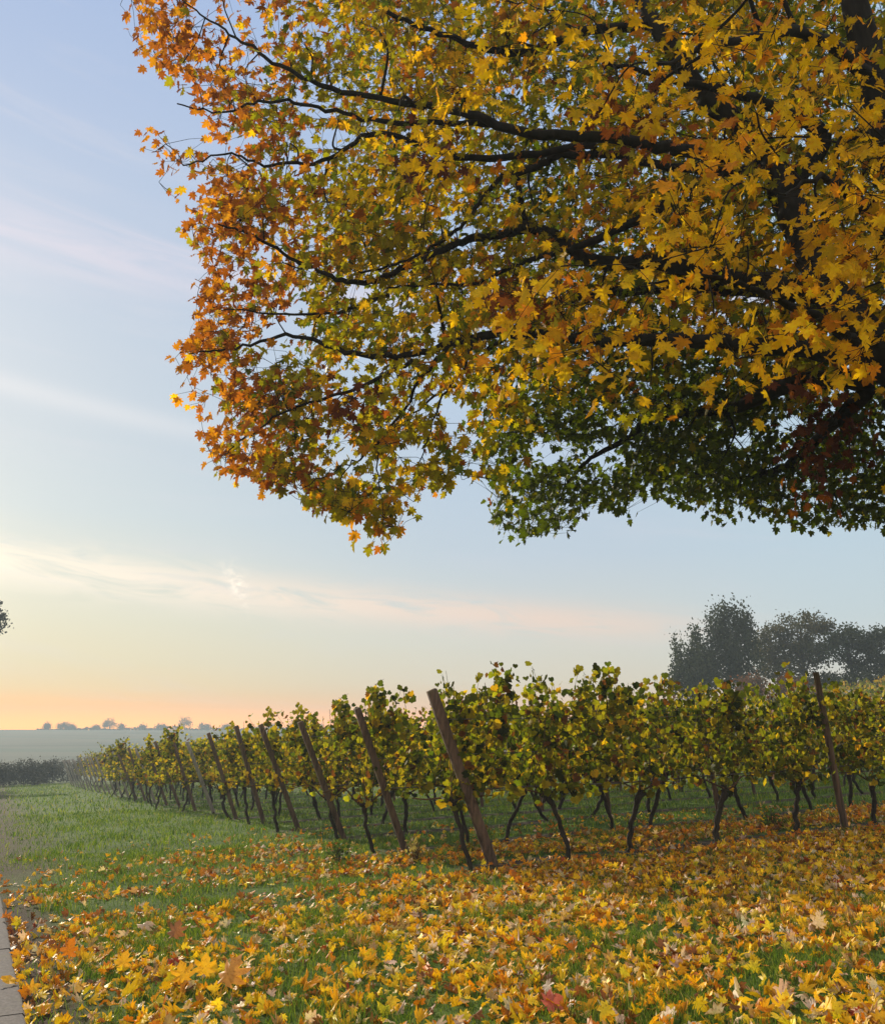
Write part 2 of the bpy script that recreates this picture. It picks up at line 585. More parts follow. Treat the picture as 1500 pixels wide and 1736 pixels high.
def template(o, fold, curl, side, wav=0.0, petiole=0.0, seed=0):
    """fan mesh of one leaf: outline + middle; fold along the midrib, curl of the tip, curl of the sides"""
    r = np.random.default_rng(seed)
    mid = np.array([[0, 0.30]])
    P = np.vstack([o, mid])
    x, y = P[:, 0], P[:, 1]
    z = fold * np.abs(x) - curl * (y - 0.3) ** 2 * np.sign(y - 0.3) - side * x * x + wav * r.normal(0, 1, len(P))
    z[-1] = 0.0
    V = np.stack([x, y, z], -1)
    n = len(o)
    i = np.arange(n)
    F = np.stack([i, (i + 1) % n, np.full(n, n)], -1)
    edge = np.concatenate([np.hypot(o[:, 0], o[:, 1] - 0.3), [0.0]])
    edge = edge / edge.max()
    if petiole > 0:
        w = 0.012
        PV = np.array([[-w, 0.02, 0.0], [w, 0.02, 0.0], [w * .8, -petiole * .55, 0.06], [-w * .8, -petiole * .55, 0.06], [0.05, -petiole, 0.16]])
        b = len(V)
        V = np.vstack([V, PV])
        F = np.vstack([F, [[b, b + 1, b + 2], [b, b + 2, b + 3], [b + 3, b + 2, b + 4]]])
        edge = np.concatenate([edge, np.full(5, 1.2)])
    return V, F, edge


T_MAPLE = [template(MAPLE, f, c, s, 0.03, 0.5, i) for i, (f, c, s) in enumerate([(0.25, 0.3, 0.3), (-0.2, 0.5, 0.1), (0.45, 0.1, 0.5), (0.1, -0.3, 0.4), (0.3, 0.7, 0.0)])]
T_MAPLE_S = [template(MAPLE_S, f, c, s, 0.03, 0.0, i) for i, (f, c, s) in enumerate([(0.25, 0.3, 0.3), (-0.2, 0.5, 0.1), (0.45, 0.1, 0.5), (0.1, -0.3, 0.4)])]
T_LITTER = [template(MAPLE, f, c, s, 0.075, 0.55, i + 9) for i, (f, c, s) in enumerate([(0.4, 0.5, -0.3), (-0.5, 0.9, 0.4), (0.7, -0.7, 0.0), (0.2, 1.1, 1.4), (1.0, 0.4, 0.2), (-0.3, -0.9, 1.2), (0.1, 0.3, 0.3), (0.2, 1.3, -0.6), (-0.7, -0.4, 0.9), (0.15, 0.2, -0.2)])]
T_VINE = [template(VINE, f, c, s, 0.025, 0.0, i + 30) for i, (f, c, s) in enumerate([(0.3, 0.3, 0.2), (-0.2, 0.5, 0.4), (0.5, 0.0, 0.3)])]
T_SIMPLE = [template(SIMPLE, f, c, s, 0.0, 0.0, i) for i, (f, c, s) in enumerate([(0.3, 0.3, 0.0), (-0.2, 0.4, 0.2)])]


def frames(tip, nrm):
    """rotation matrices whose y axis is tip and z axis near nrm"""
    y = norm(tip)
    x = norm(np.cross(y, nrm))
    z = np.cross(x, y)
    return np.stack([x, y, z], -1)


def scatter(temps, pos, Rm, size, color, edge_col=None, edge_amt=0.35):
    """-> V, F, col of many leaves"""
    n = len(pos)
    which = rng.integers(0, len(temps), n)
    Vs, Fs, Cs, off = [], [], [], 0
    for k, (tv, tf, te) in enumerate(temps):
        idx = np.nonzero(which == k)[0]
        if not len(idx):
            continue
        var = np.stack([rng.uniform(0.78, 1.08, len(idx)), rng.uniform(0.85, 1.1, len(idx)), rng.uniform(0.4, 1.7, len(idx))], -1)
        v = np.einsum('nij,nvj->nvi', Rm[idx], tv[None] * var[:, None, :]) * size[idx, None, None] + pos[idx, None, :]
        f = tf[None] + (np.arange(len(idx)) * len(tv))[:, None, None] + off
        c = np.repeat(color[idx][:, None, :], len(tv), 1)
        if edge_col is not None:
            w = (te[None, :, None] ** 2) * edge_amt
            c = c * (1 - w) + edge_col[idx][:, None, :] * w
        Vs.append(v.reshape(-1, 3))
        Fs.append(f.reshape(-1, 3))
        Cs.append(c.reshape(-1, 3))
        off += len(idx) * len(tv)
    return np.vstack(Vs), np.vstack(Fs), np.vstack(Cs)


def rv(n, s=1.0):
    return rng.normal(0, s, (n, 3))


# ------------------------------------------------------------------ kerb
def build_kerb():
    m, t, out, g = new_mat('kerb_concrete')
    geo = N(t, 'ShaderNodeNewGeometry')
    n = g.noise(geo.outputs['Position'], 45.0, 6, 0.7)
    n2 = g.noise(geo.outputs['Position'], 6.0, 4, 0.6)
    c = g.ramp(n, [(0.3, (0.055, 0.051, 0.050, 1)), (0.7, (0.135, 0.125, 0.125, 1))])
    c = g.mix(g.m('MULTIPLY', g.step(n2, 0.5, 0.7), 0.5), c, (0.12, 0.12, 0.09, 1))
    p = N(t, 'ShaderNodeBsdfPrincipled')
    g.put(p.inputs['Base Color'], c)
    p.inputs['Roughness'].default_value = 0.95
    p.inputs['Specular IOR Level'].default_value = 0.1
    b = N(t, 'ShaderNodeBump')
    b.inputs['Strength'].default_value = 0.5
    b.inputs['Distance'].default_value = 0.01
    g.put(b.inputs['Height'], n)
    t.links.new(b.outputs[0], p.inputs['Normal'])
    t.links.new(p.outputs[0], out.inputs[0])
    V, F = [], []
    w, ch, L = 0.125, 0.012, 1.0
    prof = [(-w, -0.15), (-w, 0.035), (-w + ch, 0.047), (-ch, 0.047), (0, 0.035), (0, -0.15)]
    s = -3.0
    while s < 9.0:
        e = s + L - 0.008
        jit = rng.normal(0, 0.004, 2)
        for q, a in enumerate((s, e)):
            for (o, h) in prof:
                p2 = KA + KD * a + KN * (o + jit[q])
                V.append((p2[0], p2[1], float(zg(*(KA + KD * a))) + h + jit[0]))
        b0 = len(V) - 12
        for i in range(5):
            F.append((b0 + i, b0 + i + 1, b0 + i + 7, b0 + i + 6))
        F.append((b0, b0 + 6, b0 + 11, b0 + 5))
        for q in (0, 6):
            F.append((b0 + q, b0 + q + 1, b0 + q + 4, b0 + q + 5))
            F.append((b0 + q + 1, b0 + q + 2, b0 + q + 3, b0 + q + 4))
        s += L
    o = link_mesh('kerb', V, np.array(F), m)
    tag(o, kind='structure')


build_kerb()

# ------------------------------------------------------------------ wooden posts
ROWS = 28
LEAN = np.array([-0.673, -0.526, 1.856])


def row_foot(n, s=0.0):
    p = P0 + D * n + RD * s
    return p


def make_post(name, lean, r, square=True):
    L = 1.0
    P = np.array([(-0.18) * lean] + [k * lean for k in np.linspace(0, 1, 7)])
    if square:
        T = norm(lean)
        A = norm(np.cross(T, np.array([-RD[1], RD[0], 0.25])))
        B = np.cross(T, A)
        V, F = [], []
        n = len(P)
        for i, p in enumerate(P):
            for (a, b) in ((-1, -.8), (-.8, -1), (.8, -1), (1, -.8), (1, .8), (.8, 1), (-.8, 1), (-1, .8)):
                V.append(p + (A * a * r + B * b * r * 0.8) * (1 + rng.normal(0, 0.025)))
        for i in range(n - 1):
            for j in range(8):
                k = (j + 1) % 8
                F.append((i * 8 + j, i * 8 + k, i * 8 + 8 + k, i * 8 + 8 + j))
        top = [(n - 1) * 8 + j for j in range(8)]
        V.append(P[-1] + T * 0.006)
        F3 = [(top[j], top[(j + 1) % 8], len(V) - 1) for j in range(8)]
        return link_mesh(name, V, [np.array(F), np.array(F3)], M_post)
    tb = Tubes()
    tb.add(P, np.linspace(r, r * 0.82, len(P)), 10, 0.03)
    return tb.build(name, M_post)


for n in range(ROWS):
    f = row_foot(n)
    z = float(zg(*f))
    lean = LEAN.copy() if n == 0 else LEAN * rng.uniform(0.95, 1.04) + rng.normal(0, 0.035, 3)
    if n in (4, 7, 11):
        lean[:2] *= 0.86
    o = make_post('end_post', lean, 0.043 if n else 0.053)
    if n >= 13 or n in (6, 10):
        o.data.materials[0] = M_paleposts
    o.location = (f[0], f[1], z)
    lab = ('leaning brown wooden end post closest to the viewer, its top split and cut square' if n == 0 else
           f"{'pale weathered' if n >= 13 or n in (6, 10) else 'brown'} leaning wooden end post, {ordinal(n + 1)} in the line counted from the nearest one")
    tag(o, lab, 'post', 'leaning end posts of the vine rows')
for n in range(7):
    ks = [5.25, 10.6, 15.9, 21.2][:1 + (n + 1) // 2]
    for i, s in enumerate(ks):
        s = s + (0 if n == 0 else rng.normal(0, 0.25))
        f = row_foot(n, s)
        lean = np.array([-0.20, -0.08, 2.06]) + (0 if n == 0 else rng.normal(0, 0.05, 3))
        if n == 0:
            f = f - np.array([-RD[1], RD[0]]) * 0.16
            lean = np.array([-0.22, -0.09, 2.06])
        o = make_post('line_post', lean, 0.050 if n == 0 else 0.040, False)
        o.location = (f[0], f[1], float(zg(*f)))
        tag(o, f'round grey line post between the vines of the {ordinal(n + 1)} row, {ordinal(i + 1)} after its end post', 'post',
            'upright line posts inside the vine rows')

# ------------------------------------------------------------------ trellis wires
for n in range(8):
    top = row_foot(n)
    w = empty('trellis', (top[0], top[1], float(zg(*top))))
    tag(w, f'thin dark trellis wires strung along the {ordinal(n + 1)} vine row from the viewer', 'wires', 'wire trellises of the vine rows')
    L = 8 + 3.2 * n
    for h in (0.80, 1.18, 1.55):
        k = h / LEAN[2]
        P = [LEAN * k * 1.0]
        for s in np.arange(0.4, L, 0.65):
            q = row_foot(n, s)
            P.append(np.array([q[0] - top[0], q[1] - top[1], float(zg(*q)) - float(zg(*top)) + h - 0.008 * math.sin(s * 1.2) ** 2]))
        tb = Tubes()
        tb.add(P, 0.0045 if h > 1 else 0.009, 5)
        tb.build('wire', M_wire, w)


# ------------------------------------------------------------------ vines
def vine_variant(seed, warm, dens=1.0, high=1.0, xmin=-9.0):
    global rng
    keep = rng
    rng = np.random.default_rng(seed)
    r = rng
    lean = r.normal(0, 0.16)
    wy = r.normal(0, 0.05)
    hh = r.uniform(0.62, 0.74)
    ts = np.linspace(0, 1, 9)
    bow = r.normal(0, 0.06)
    P = np.stack([-lean * 1.4 * (1 - ts) + bow * np.sin(ts * 3.1) + r.normal(0, 0.010, 9), wy * (1 - ts) + r.normal(0, 0.012, 9), -0.05 + ts * (hh + 0.05)], -1)
    tb = Tubes()
    Pc = catmull(P, 3)
    rad = np.interp(np.linspace(0, 1, len(Pc)), [0, 0.12, 0.8, 0.93, 1], [0.045, 0.030, 0.028, 0.045, 0.036]) * r.uniform(0.85, 1.2)
    tb.add(Pc, rad, 8, 0.10)
    head = P[-1]
    for _ in range(3):          # knobs of old wood
        d = norm(r.normal(0, 1, 3) * [1, .6, .5] + [0, 0, .5])
        tb.add([head, head + d * 0.05, head + d * 0.09], [0.03, 0.026, 0.012], 6, 0.12)
    canes = Tubes()
    starts = []
    for sgn in (-1, 1):
        ln = r.uniform(0.45, 0.68)
        A = catmull([head, head + [sgn * 0.12, 0, 0.05], head + [sgn * 0.32, r.normal(0, .02), 0.80 - hh + r.normal(0, .02)], [sgn * ln + head[0], 0.0, 0.80]], 4)
        canes.add(A, np.linspace(0.014, 0.007, len(A)), 6, 0.06)
        for k in (0.35, 0.6, 0.8, 1.0):
            starts.append(A[min(int(k * len(A)), len(A) - 1)])
    starts += [head, head + [0.03, 0, 0.02], head - [0.03, 0, -0.02]]
    cane_paths = []
    for st in starts:
        if st[0] < xmin:
            continue
        top = np.array([st[0] + r.normal(0, 0.16), r.normal(0, 0.10), r.uniform(1.45, 2.08) * high])
        mid = (st + top) / 2 + [r.normal(0, 0.07), r.normal(0, 0.07), 0]
        Q = catmull([st, mid, top], 6)
        canes.add(Q, np.linspace(0.0055, 0.003, len(Q)), 5, 0, cap=False)
        cane_paths.append(Q)
    for _ in range(r.integers(2, 5)):      # loose shoots above the top wire
        x = r.uniform(max(-0.6, xmin + 0.15), 0.6)
        st = np.array([x, r.normal(0, .05), 1.5 * high])
        tp = np.array([x + r.normal(0, 0.16), r.normal(0, .1), r.uniform(1.95, 2.28) * high])
        Q = catmull([st, (st + tp) / 2 + r.normal(0, .04, 3), tp], 6)
        canes.add(Q, np.linspace(0.004, 0.002, len(Q)), 4, 0, cap=False)
        cane_paths.append(Q)
        cane_paths.append(Q)
    n1, n2, n3 = int(370 * dens), int(95 * dens), 90
    allc = np.vstack(cane_paths)
    wc = r.random(len(cane_paths)) ** 1.5 + 0.12
    pc = np.repeat(wc, [len(q) for q in cane_paths])
    a = allc[r.choice(len(allc), n1, p=pc / pc.sum())] + r.normal(0, 1, (n1, 3)) * [0.07, 0.09, 0.05]
    b = np.stack([r.uniform(-0.72, 0.72, n2), r.normal(0, 0.12, n2), (0.72 + 1.1 * r.beta(1.3, 1.5, n2)) * high], -1)
    cc = []
    for _ in range(5):
        c0 = np.array([r.uniform(-0.6, 0.6), r.normal(0, .12), r.uniform(0.75, 1.8)])
        cc.append(c0 + r.normal(0, 1, (n3 // 5, 3)) * [0.10, 0.08, 0.12])
    pos = np.vstack([a, b] + cc)
    pos[:, 2] = np.maximum(pos[:, 2], 0.55 + r.uniform(0, 0.25, len(pos)))
    pos = pos[pos[:, 0] > xmin + 0.16 * np.sin(pos[:, 2] * 7)]
    n = len(pos)
    tip = np.stack([r.normal(0, .7, n), r.normal(0, .7, n), r.normal(-0.9, 0.5, n)], -1)
    nr = np.stack([r.normal(0, .6, n), np.sign(r.normal(0, 1, n)) * np.abs(r.normal(.8, .5, n)), r.normal(.4, .5, n)], -1)
    Rm = frames(tip, nr)
    size = 0.050 + 0.072 * r.beta(1.5, 1.7, n)
    pal = np.array([[0.085, 0.105, 0.007], [0.175, 0.185, 0.009], [0.31, 0.26, 0.011], [0.54, 0.34, 0.012], [0.15, 0.06, 0.014], [0.028, 0.038, 0.005]])
    low = np.clip(1.15 - pos[:, 2], 0, 0.6)
    w = np.stack([0.34 * np.ones(n), 0.28 * np.ones(n), 0.17 + 0.3 * warm + low * .4, 0.03 + 0.22 * warm * (0.4 + low * 2), 0.07 * np.ones(n), 0.16 + 0 * low], -1)
    w /= w.sum(1, keepdims=True)
    cum = w.cumsum(1)
    k = (r.random(n)[:, None] > cum).sum(1).clip(0, 5)
    col = pal[k] * r.uniform(0.75, 1.25, (n, 1)) * r.uniform(0.9, 1.1, (n, 3))
    ec = col * [1.5, 1.0, 0.7]
    V, F, Cc = scatter(T_VINE, pos, Rm, size, col, ec, 0.5)
    root = empty('grape_vine', (0, 0, 0))
    tb.build('trunk', M_vbark, root)
    canes.build('canes', M_cane, root)
    link_mesh('foliage', V, F, M_vine, root, Cc)
    rng = keep
    return root


end_near = [vine_variant(400 + i, 0.35, 1.0, 1.0, -0.12) for i in range(2)]
end_warm = [vine_variant(410 + i, 0.8, 1.0, 1.0, -0.10) for i in range(3)]
near_var = [vine_variant(100 + i, 0.15 + 0.1 * (i % 3), 1.15) for i in range(7)]
gen_var = [vine_variant(200 + i, 0.35, 1.0) for i in range(5)]
warm_var = [vine_variant(300 + i, 0.95, 1.1) for i in range(5)]
used = set()
ROT = math.atan2(RD[1], RD[0])


def place_vine(proto, n, k, s, sz=1.0):
    if id(proto) in used:
        o = copy_tree(proto)
    else:
        o = proto
        used.add(id(proto))
    f = row_foot(n, s)
    o.location = (f[0], f[1], float(zg(*f)))
    flip = rng.random() < 0.5 and n > 0
    o.rotation_euler = (0, 0, ROT + (math.pi if flip else 0))
    o.scale = (rng.uniform(0.94, 1.08), 1.0, sz)
    pos = 'at the leaning end post of' if k == 0 else f'{ordinal(k + 1)} from the end post in'
    tone = 'yellowing' if any(proto == w for w in warm_var + end_warm) else 'green leaved'
    tag(o, f'{tone} grape vine {pos} the {ordinal(n + 1)} row from the viewer', 'grape vine', 'grape vines growing in rows on wires')


for k, s in enumerate([-0.5, 0.72, 2.05, 3.4, 4.65, 6.05, 7.3]):
    place_vine(end_near[0] if k == 0 else near_var[k], 0, k, s, 0.95 if k < 5 else 0.87)
for n in range(1, ROWS):
    if n <= 6:
        smax = 8 + 3.1 * n
    else:
        smax = 5.5
    s, k = -0.35 + rng.normal(0, 0.15) + (1.3 if n >= 15 else 0), 0
    while s < smax:
        if k == 0:
            pr = end_near[1] if n < 3 else end_warm[rng.integers(0, 3)]
        elif n >= 3 and k < 3:
            pr = warm_var[rng.integers(0, 5)]
        else:
            pr = (near_var + gen_var)[rng.integers(0, 12)] if n < 3 else gen_var[rng.integers(0, 5)]
        place_vine(pr, n, k, s, rng.uniform(0.93, 1.05))
        s += rng.uniform(1.15, 1.4)
        k += 1

for pr in near_var + gen_var + warm_var + end_near + end_warm:      # drop variants no row used
    if id(pr) not in used:
        for ch in list(pr.children):
            bpy.data.objects.remove(ch)
        bpy.data.objects.remove(pr)

# ------------------------------------------------------------------ fallen leaves
TREE = np.array([6.0, 8.9])
PAL_L = np.array([[0.82, 0.52, 0.010], [0.78, 0.36, 0.008], [0.56, 0.20, 0.010], [0.55, 0.36, 0.14], [0.72, 0.58, 0.44], [0.24, 0.10, 0.03], [0.84, 0.64, 0.03], [0.30, 0.05, 0.02]])
W_L = np.array([0.34, 0.13, 0.06, 0.09, 0.14, 0.06, 0.17, 0.01])


def litter_density(x, y):
    r = np.hypot(x - TREE[0], (y - TREE[1]) * 1.0)
    d = sm((12.6 - r) / 6.5)
    v = (x - P0[0]) * (-RD[1]) + (y - P0[1]) * RD[0]        # metres behind the first row
    ss = (x - P0[0]) * RD[0] + (y - P0[1]) * RD[1]
    d = d * (1 - 0.93 * sm((v - 0.3) / 3.0) * sm((ss + 1.6) / 1.6)) * (1 - 0.36 * sm((0.8 - x) / 3.2)) * (1 - 0.8 * sm((v - 5.0) / 2.5))
    nz = np.sin(x * 2.1 + 1.3 * np.sin(y * 1.7)) * np.sin(y * 2.6 + 1.1 * np.sin(x * 1.3)) + 0.5 * np.sin(x * 5.3 + y * 3.1) * np.sin(y * 6.1 - x * 2.0)
    d = d * np.clip(0.60 + 0.38 * nz + 0.16 * sm((x + 0.5) / 3.0), 0.16, 1.0)
    ka = (x - KA[0]) * KN[0] + (y - KA[1]) * KN[1]
    d = np.where((ka < 0.9) & (ka > 0.0), np.maximum(d, 0.42 * sm((9.5 - y) / 3)), d)
    nn = -RD[1] * D[0] + RD[0] * D[1]
    q = v / nn
    d = np.where((q > -0.25) & (np.abs((q + 0.5) % 1 - 0.5) < np.where(q < 0.5, 0.15, 0.11)), d * 0.10, d)
    d = np.where(ka < 0, 0.03, d)
    return np.maximum(d, 0.012 * (r < 13))


def build_litter():
    n = 165000
    x = rng.uniform(-6.5, 13, n)
    y = rng.uniform(2.6, 17, n)
    dens = litter_density(x, y)
    vis = np.where(np.abs(x) > 0.60 * y + 0.9, 0.35, 1.0)
    keep = rng.random(n) < dens * vis * 0.72
    x, y = x[keep], y[keep]
    n = len(x)
    tilt = np.abs(rng.normal(0, 0.45, n))
    stand = rng.random(n) < 0.14
    tilt[stand] = rng.uniform(0.7, 1.45, stand.sum())
    az = rng.uniform(0, 2 * np.pi, n)
    nr = np.stack([np.sin(tilt) * np.cos(az), np.sin(tilt) * np.sin(az), np.cos(tilt)], -1)
    nr[rng.random(n) < 0.35] *= -1
    tip = rv(n)
    tip = tip - (tip * nr).sum(1, keepdims=True) * nr
    size = 0.032 + 0.048 * rng.beta(1.5, 1.9, n)
    Rm = frames(tip, nr)
    z = zg(x, y) + 0.012 + np.abs(rng.normal(0, 0.015, n)) + np.sin(np.minimum(tilt, 1.5)) * size * 0.33
    pos = np.stack([x, y, z], -1)
    pos = pos - np.einsum('nij,j->ni', Rm, np.array([0, 0.35, 0])) * size[:, None]
    k = rng.choice(len(PAL_L), n, p=W_L / W_L.sum())
    v = (x - P0[0]) * (-RD[1]) + (y - P0[1]) * RD[0]
    old = rng.random(n) < np.clip(0.08 + 0.42 * sm((v + 2.2) / 2.2), 0, 0.5)      # older browner leaves towards the vines
    k = np.where(old, rng.choice([2, 1, 5, 3], n, p=[0.40, 0.26, 0.24, 0.10]), k)
    col = PAL_L[k] * rng.uniform(0.7, 1.2, (n, 1)) * rng.uniform(0.9, 1.1, (n, 3))
    ec = col * [0.95, 0.65, 0.5]
    V, F, Cc = scatter(T_LITTER, pos, Rm, size, col, ec, 0.6)
    o = link_mesh('fallen_leaves', V, F, M_litter, None, Cc)
    tag(o, 'carpet of fallen yellow orange and brown maple leaves covering the grass', 'fallen leaves', kind='stuff')
    print('litter', n)


build_litter()


def single_leaf(u, v, size, color, label, nrm=(0, -0.5, 1), tip=(1, 0.3, 0), lift=0.0, tmpl=0):
    p = pixel_to_ground(u, v)
    tv, tf, te = T_LITTER[tmpl]
    Rm = frames(np.array([tip], float), np.array([norm(np.array(nrm, float))]))[0]
    V = (tv @ Rm.T) * size
    V = V - V[: len(MAPLE)].mean(0)
    V[:, 2] -= V[:, 2].min()
    c = np.array(color)
    w = (te[:, None] ** 2) * 0.5
    Cc = c[None] * (1 - w) + (c * [0.95, 0.65, 0.5])[None] * w
    o = link_mesh('maple_leaf', V, tf, M_litter, None, Cc)
    o.location = (p[0], p[1], float(zg(p[0], p[1])) + 0.008 + lift)
    o.rotation_euler = (0, 0, rng.uniform(-0.4, 0.4))
    tag(o, label, 'leaf', 'fallen maple leaves that stand out from the carpet')


Yc, Oc, Rc, Tc, Bc = (0.85, 0.48, 0.02), (0.78, 0.26, 0.012), (0.42, 0.09, 0.02), (0.72, 0.55, 0.42), (0.36, 0.15, 0.06)
single_leaf(13, 1688, 0.094, Yc, 'bright yellow leaf lying on the concrete kerb', (0.3, -0.6, 1), (0.1, 1, 0.2), 0.045, 6)
single_leaf(10, 1572, 0.086, Oc, 'orange leaf lying across the far end of the kerb', (0, -0.2, 1), (1, 0.1, 0), 0.045, 0)
single_leaf(115, 1640, 0.115, Oc, 'big deep orange leaf standing upright on the grass beside the kerb', (0.1, -1, 0.4), (0.3, 0.1, 1), 0.0, 6)
single_leaf(55, 1692, 0.079, Yc, 'small yellow leaf at the edge of the bare soil strip by the kerb', (0, -.6, .8), (.6, .3, .4), 0, 0)
single_leaf(208, 1655, 0.094, Yc, 'clean yellow leaf facing the viewer on dark green grass', (0, -.9, .6), (0.2, .3, 1), 0, 6)
single_leaf(298, 1605, 0.115, Bc, 'large flat reddish brown leaf standing in the grass', (0, -1, .35), (0.1, .2, 1), 0, 1)
single_leaf(245, 1588, 0.108, Tc, 'pale pinkish curled leaf showing its underside', (-.4, -.5, .7), (1, .4, .5), 0, 3)
single_leaf(308, 1682, 0.108, Yc, 'yellow orange leaf beside a second one in an upright pair', (0.3, -1, .4), (-.4, .2, 1), 0, 0)
single_leaf(345, 1672, 0.108, (0.88, 0.52, 0.02), 'lemon yellow leaf, the taller of an upright pair', (-.1, -1, .3), (.1, .2, 1), 0, 6)
single_leaf(392, 1690, 0.151, (0.62, 0.30, 0.06), 'largest tan orange leaf propped up at the bottom edge of the carpet', (-.5, -1, .3), (.3, .2, 1), 0, 1)
single_leaf(938, 1722, 0.108, (0.55, 0.14, 0.10), 'dull pink red leaf at the bottom of the carpet', (0, -.7, .8), (1, .2, .3), 0, 6)
single_leaf(1390, 1590, 0.101, Tc, 'cream coloured leaf standing on the right part of the carpet', (.1, -1, .3), (.1, .1, 1), 0, 6)


# ------------------------------------------------------------------ grass
def build_grass():
    Vs, Fs, Cs, off = [], [], [], 0
    # (count, y range, height, width, five-vertex blades)
    for (cnt, y0, y1, h, w) in ((120000, 3.2, 7.5, 0.078, 0.0045), (120000, 7.0, 14.0, 0.09, 0.0065), (90000, 13.0, 27.0, 0.10, 0.014), (70000, 26.0, 75.0, 0.15, 0.035)):
        y = np.sqrt(rng.uniform(y0 ** 2, y1 ** 2, cnt))
        x = rng.uniform(-0.60, 0.60, cnt) * y + rng.uniform(-0.8, 0.8, cnt)
        nx, ny = -RD[1], RD[0]
        q = ((x - P0[0]) * nx + (y - P0[1]) * ny) / (D[0] * nx + D[1] * ny)
        s = (x - P0[0]) * RD[0] + (y - P0[1]) * RD[1]
        fr = np.abs((q + 0.5) % 1 - 0.5)
        ka = (x - KA[0]) * KN[0] + (y - KA[1]) * KN[1]
        d = np.ones(cnt)
        d = np.where((q > -0.2) & (s > -0.5) & (fr < 0.14), 0.06, d)
        d = np.where((np.abs(ka) < 0.42 + 0.15 * np.sin(y * 5)) & (y < 12), 0.12, d)
        d = np.where((ka < 0.02) & (ka > -0.15) & (y < 12), 0.0, d)
        d = d * (1 - 0.8 * np.exp(-((s + 4.9) / 0.8) ** 2) * (y > 10))
        patch = 0.62 + 0.38 * np.sin(x * 3.1 + 1.7 * np.sin(y * 2.3)) * np.sin(y * 2.7 + x)
        keep = rng.random(cnt) < d * patch
        x, y = x[keep], y[keep]
        n = len(x)
        z = zg(x, y)
        tuft = 0.75 + 0.5 * np.clip(np.sin(x * 4.3 + np.sin(y * 3.1)) * np.sin(y * 3.7 + 0.5 * x), -0.6, 1)
        hh = h * rng.uniform(0.45, 1.25, n) * tuft
        az = rng.uniform(0, 2 * np.pi, n)
        la = rng.uniform(0, 2 * np.pi, n)
        bend = hh * rng.uniform(0.2, 0.9, n)
        side = np.stack([np.cos(az), np.sin(az), np.zeros(n)], -1) * (w * rng.uniform(0.6, 1.2, n))[:, None]
        b = np.stack([x, y, z - 0.005], -1)
        ld = np.stack([np.cos(la), np.sin(la), np.zeros(n)], -1)
        m = b + ld * (bend * 0.3)[:, None] + np.array([0, 0, 1]) * (hh * 0.6)[:, None]
        t = b + ld * bend[:, None] + np.array([0, 0, 1]) * hh[:, None]
        V = np.stack([b - side * .5, b + side * .5, m + side * .4, m - side * .4, t], 1).reshape(-1, 3)
        i = np.arange(n)[:, None] * 5 + off
        Fs.append((i + [0, 1, 2]))
        Fs.append((i + [0, 2, 3]))
        Fs.append((i + [3, 2, 4]))
        off += n * 5
        pal = np.array([[0.085, 0.15, 0.028], [0.17, 0.23, 0.028], [0.25, 0.29, 0.04], [0.055, 0.105, 0.024], [0.32, 0.27, 0.13]])
        k = rng.choice(5, n, p=[0.36, 0.27, 0.13, 0.19, 0.05])
        c = pal[k] * rng.uniform(0.8, 1.2, (n, 1))
        Cs.append(np.repeat(c, 5, 0))
        Vs.append(V)
    o = link_mesh('grass', np.vstack(Vs), np.vstack(Fs), M_grass, None, np.vstack(Cs))
    tag(o, 'short green grass between the fallen leaves and along the vine rows', 'grass', kind='stuff')


build_grass()

# a few dry weeds at the feet of the first posts
for wi, (u, v, lab) in enumerate([(705, 1462, 'dry straw coloured weed tuft in front of the second leaning end post'),
                                  (575, 1470, 'dark green weed clump in the leaves left of the second end post'),
                                  (1310, 1405, 'low leafy weed by the soil strip near the first line post')]):
    p = pixel_to_ground(u, v)
    n = 70
    tb = Tubes()
    for i in range(26):
        a = rng.uniform(0, 6.28)
        h = rng.uniform(0.12, 0.30)
        e = np.array([math.cos(a), math.sin(a), 0]) * rng.uniform(0.02, 0.14)
        tb.add(catmull([np.array([0, 0, -0.01]) + e * 0.2, e * 0.6 + [0, 0, h * .6], e + [0, 0, h]], 3), np.linspace(0.003, 0.0012, 7), 4, cap=False)
    root = empty('weed', (p[0], p[1], float(zg(p[0], p[1]))))
    tb.build('stalks', M_cane, root)
    pos = np.stack([rng.normal(0, .07, n), rng.normal(0, .07, n), rng.uniform(0.03, 0.26, n)], -1)
    base = np.array([(0.34, 0.25, 0.12), (0.06, 0.09, 0.025), (0.08, 0.12, 0.03)][wi])
    V, F, Cc = scatter(T_SIMPLE, pos, frames(rv(n) + [0, 0, .5], rv(n) + [0, 0, .6]), rng.uniform(0.03, 0.07, n), base * rng.uniform(.6, 1.3, (n, 1)))
    link_mesh('leaves', V, F, M_vine, root, Cc)
    tag(root, lab, 'weed', 'weeds at the feet of the vine rows')

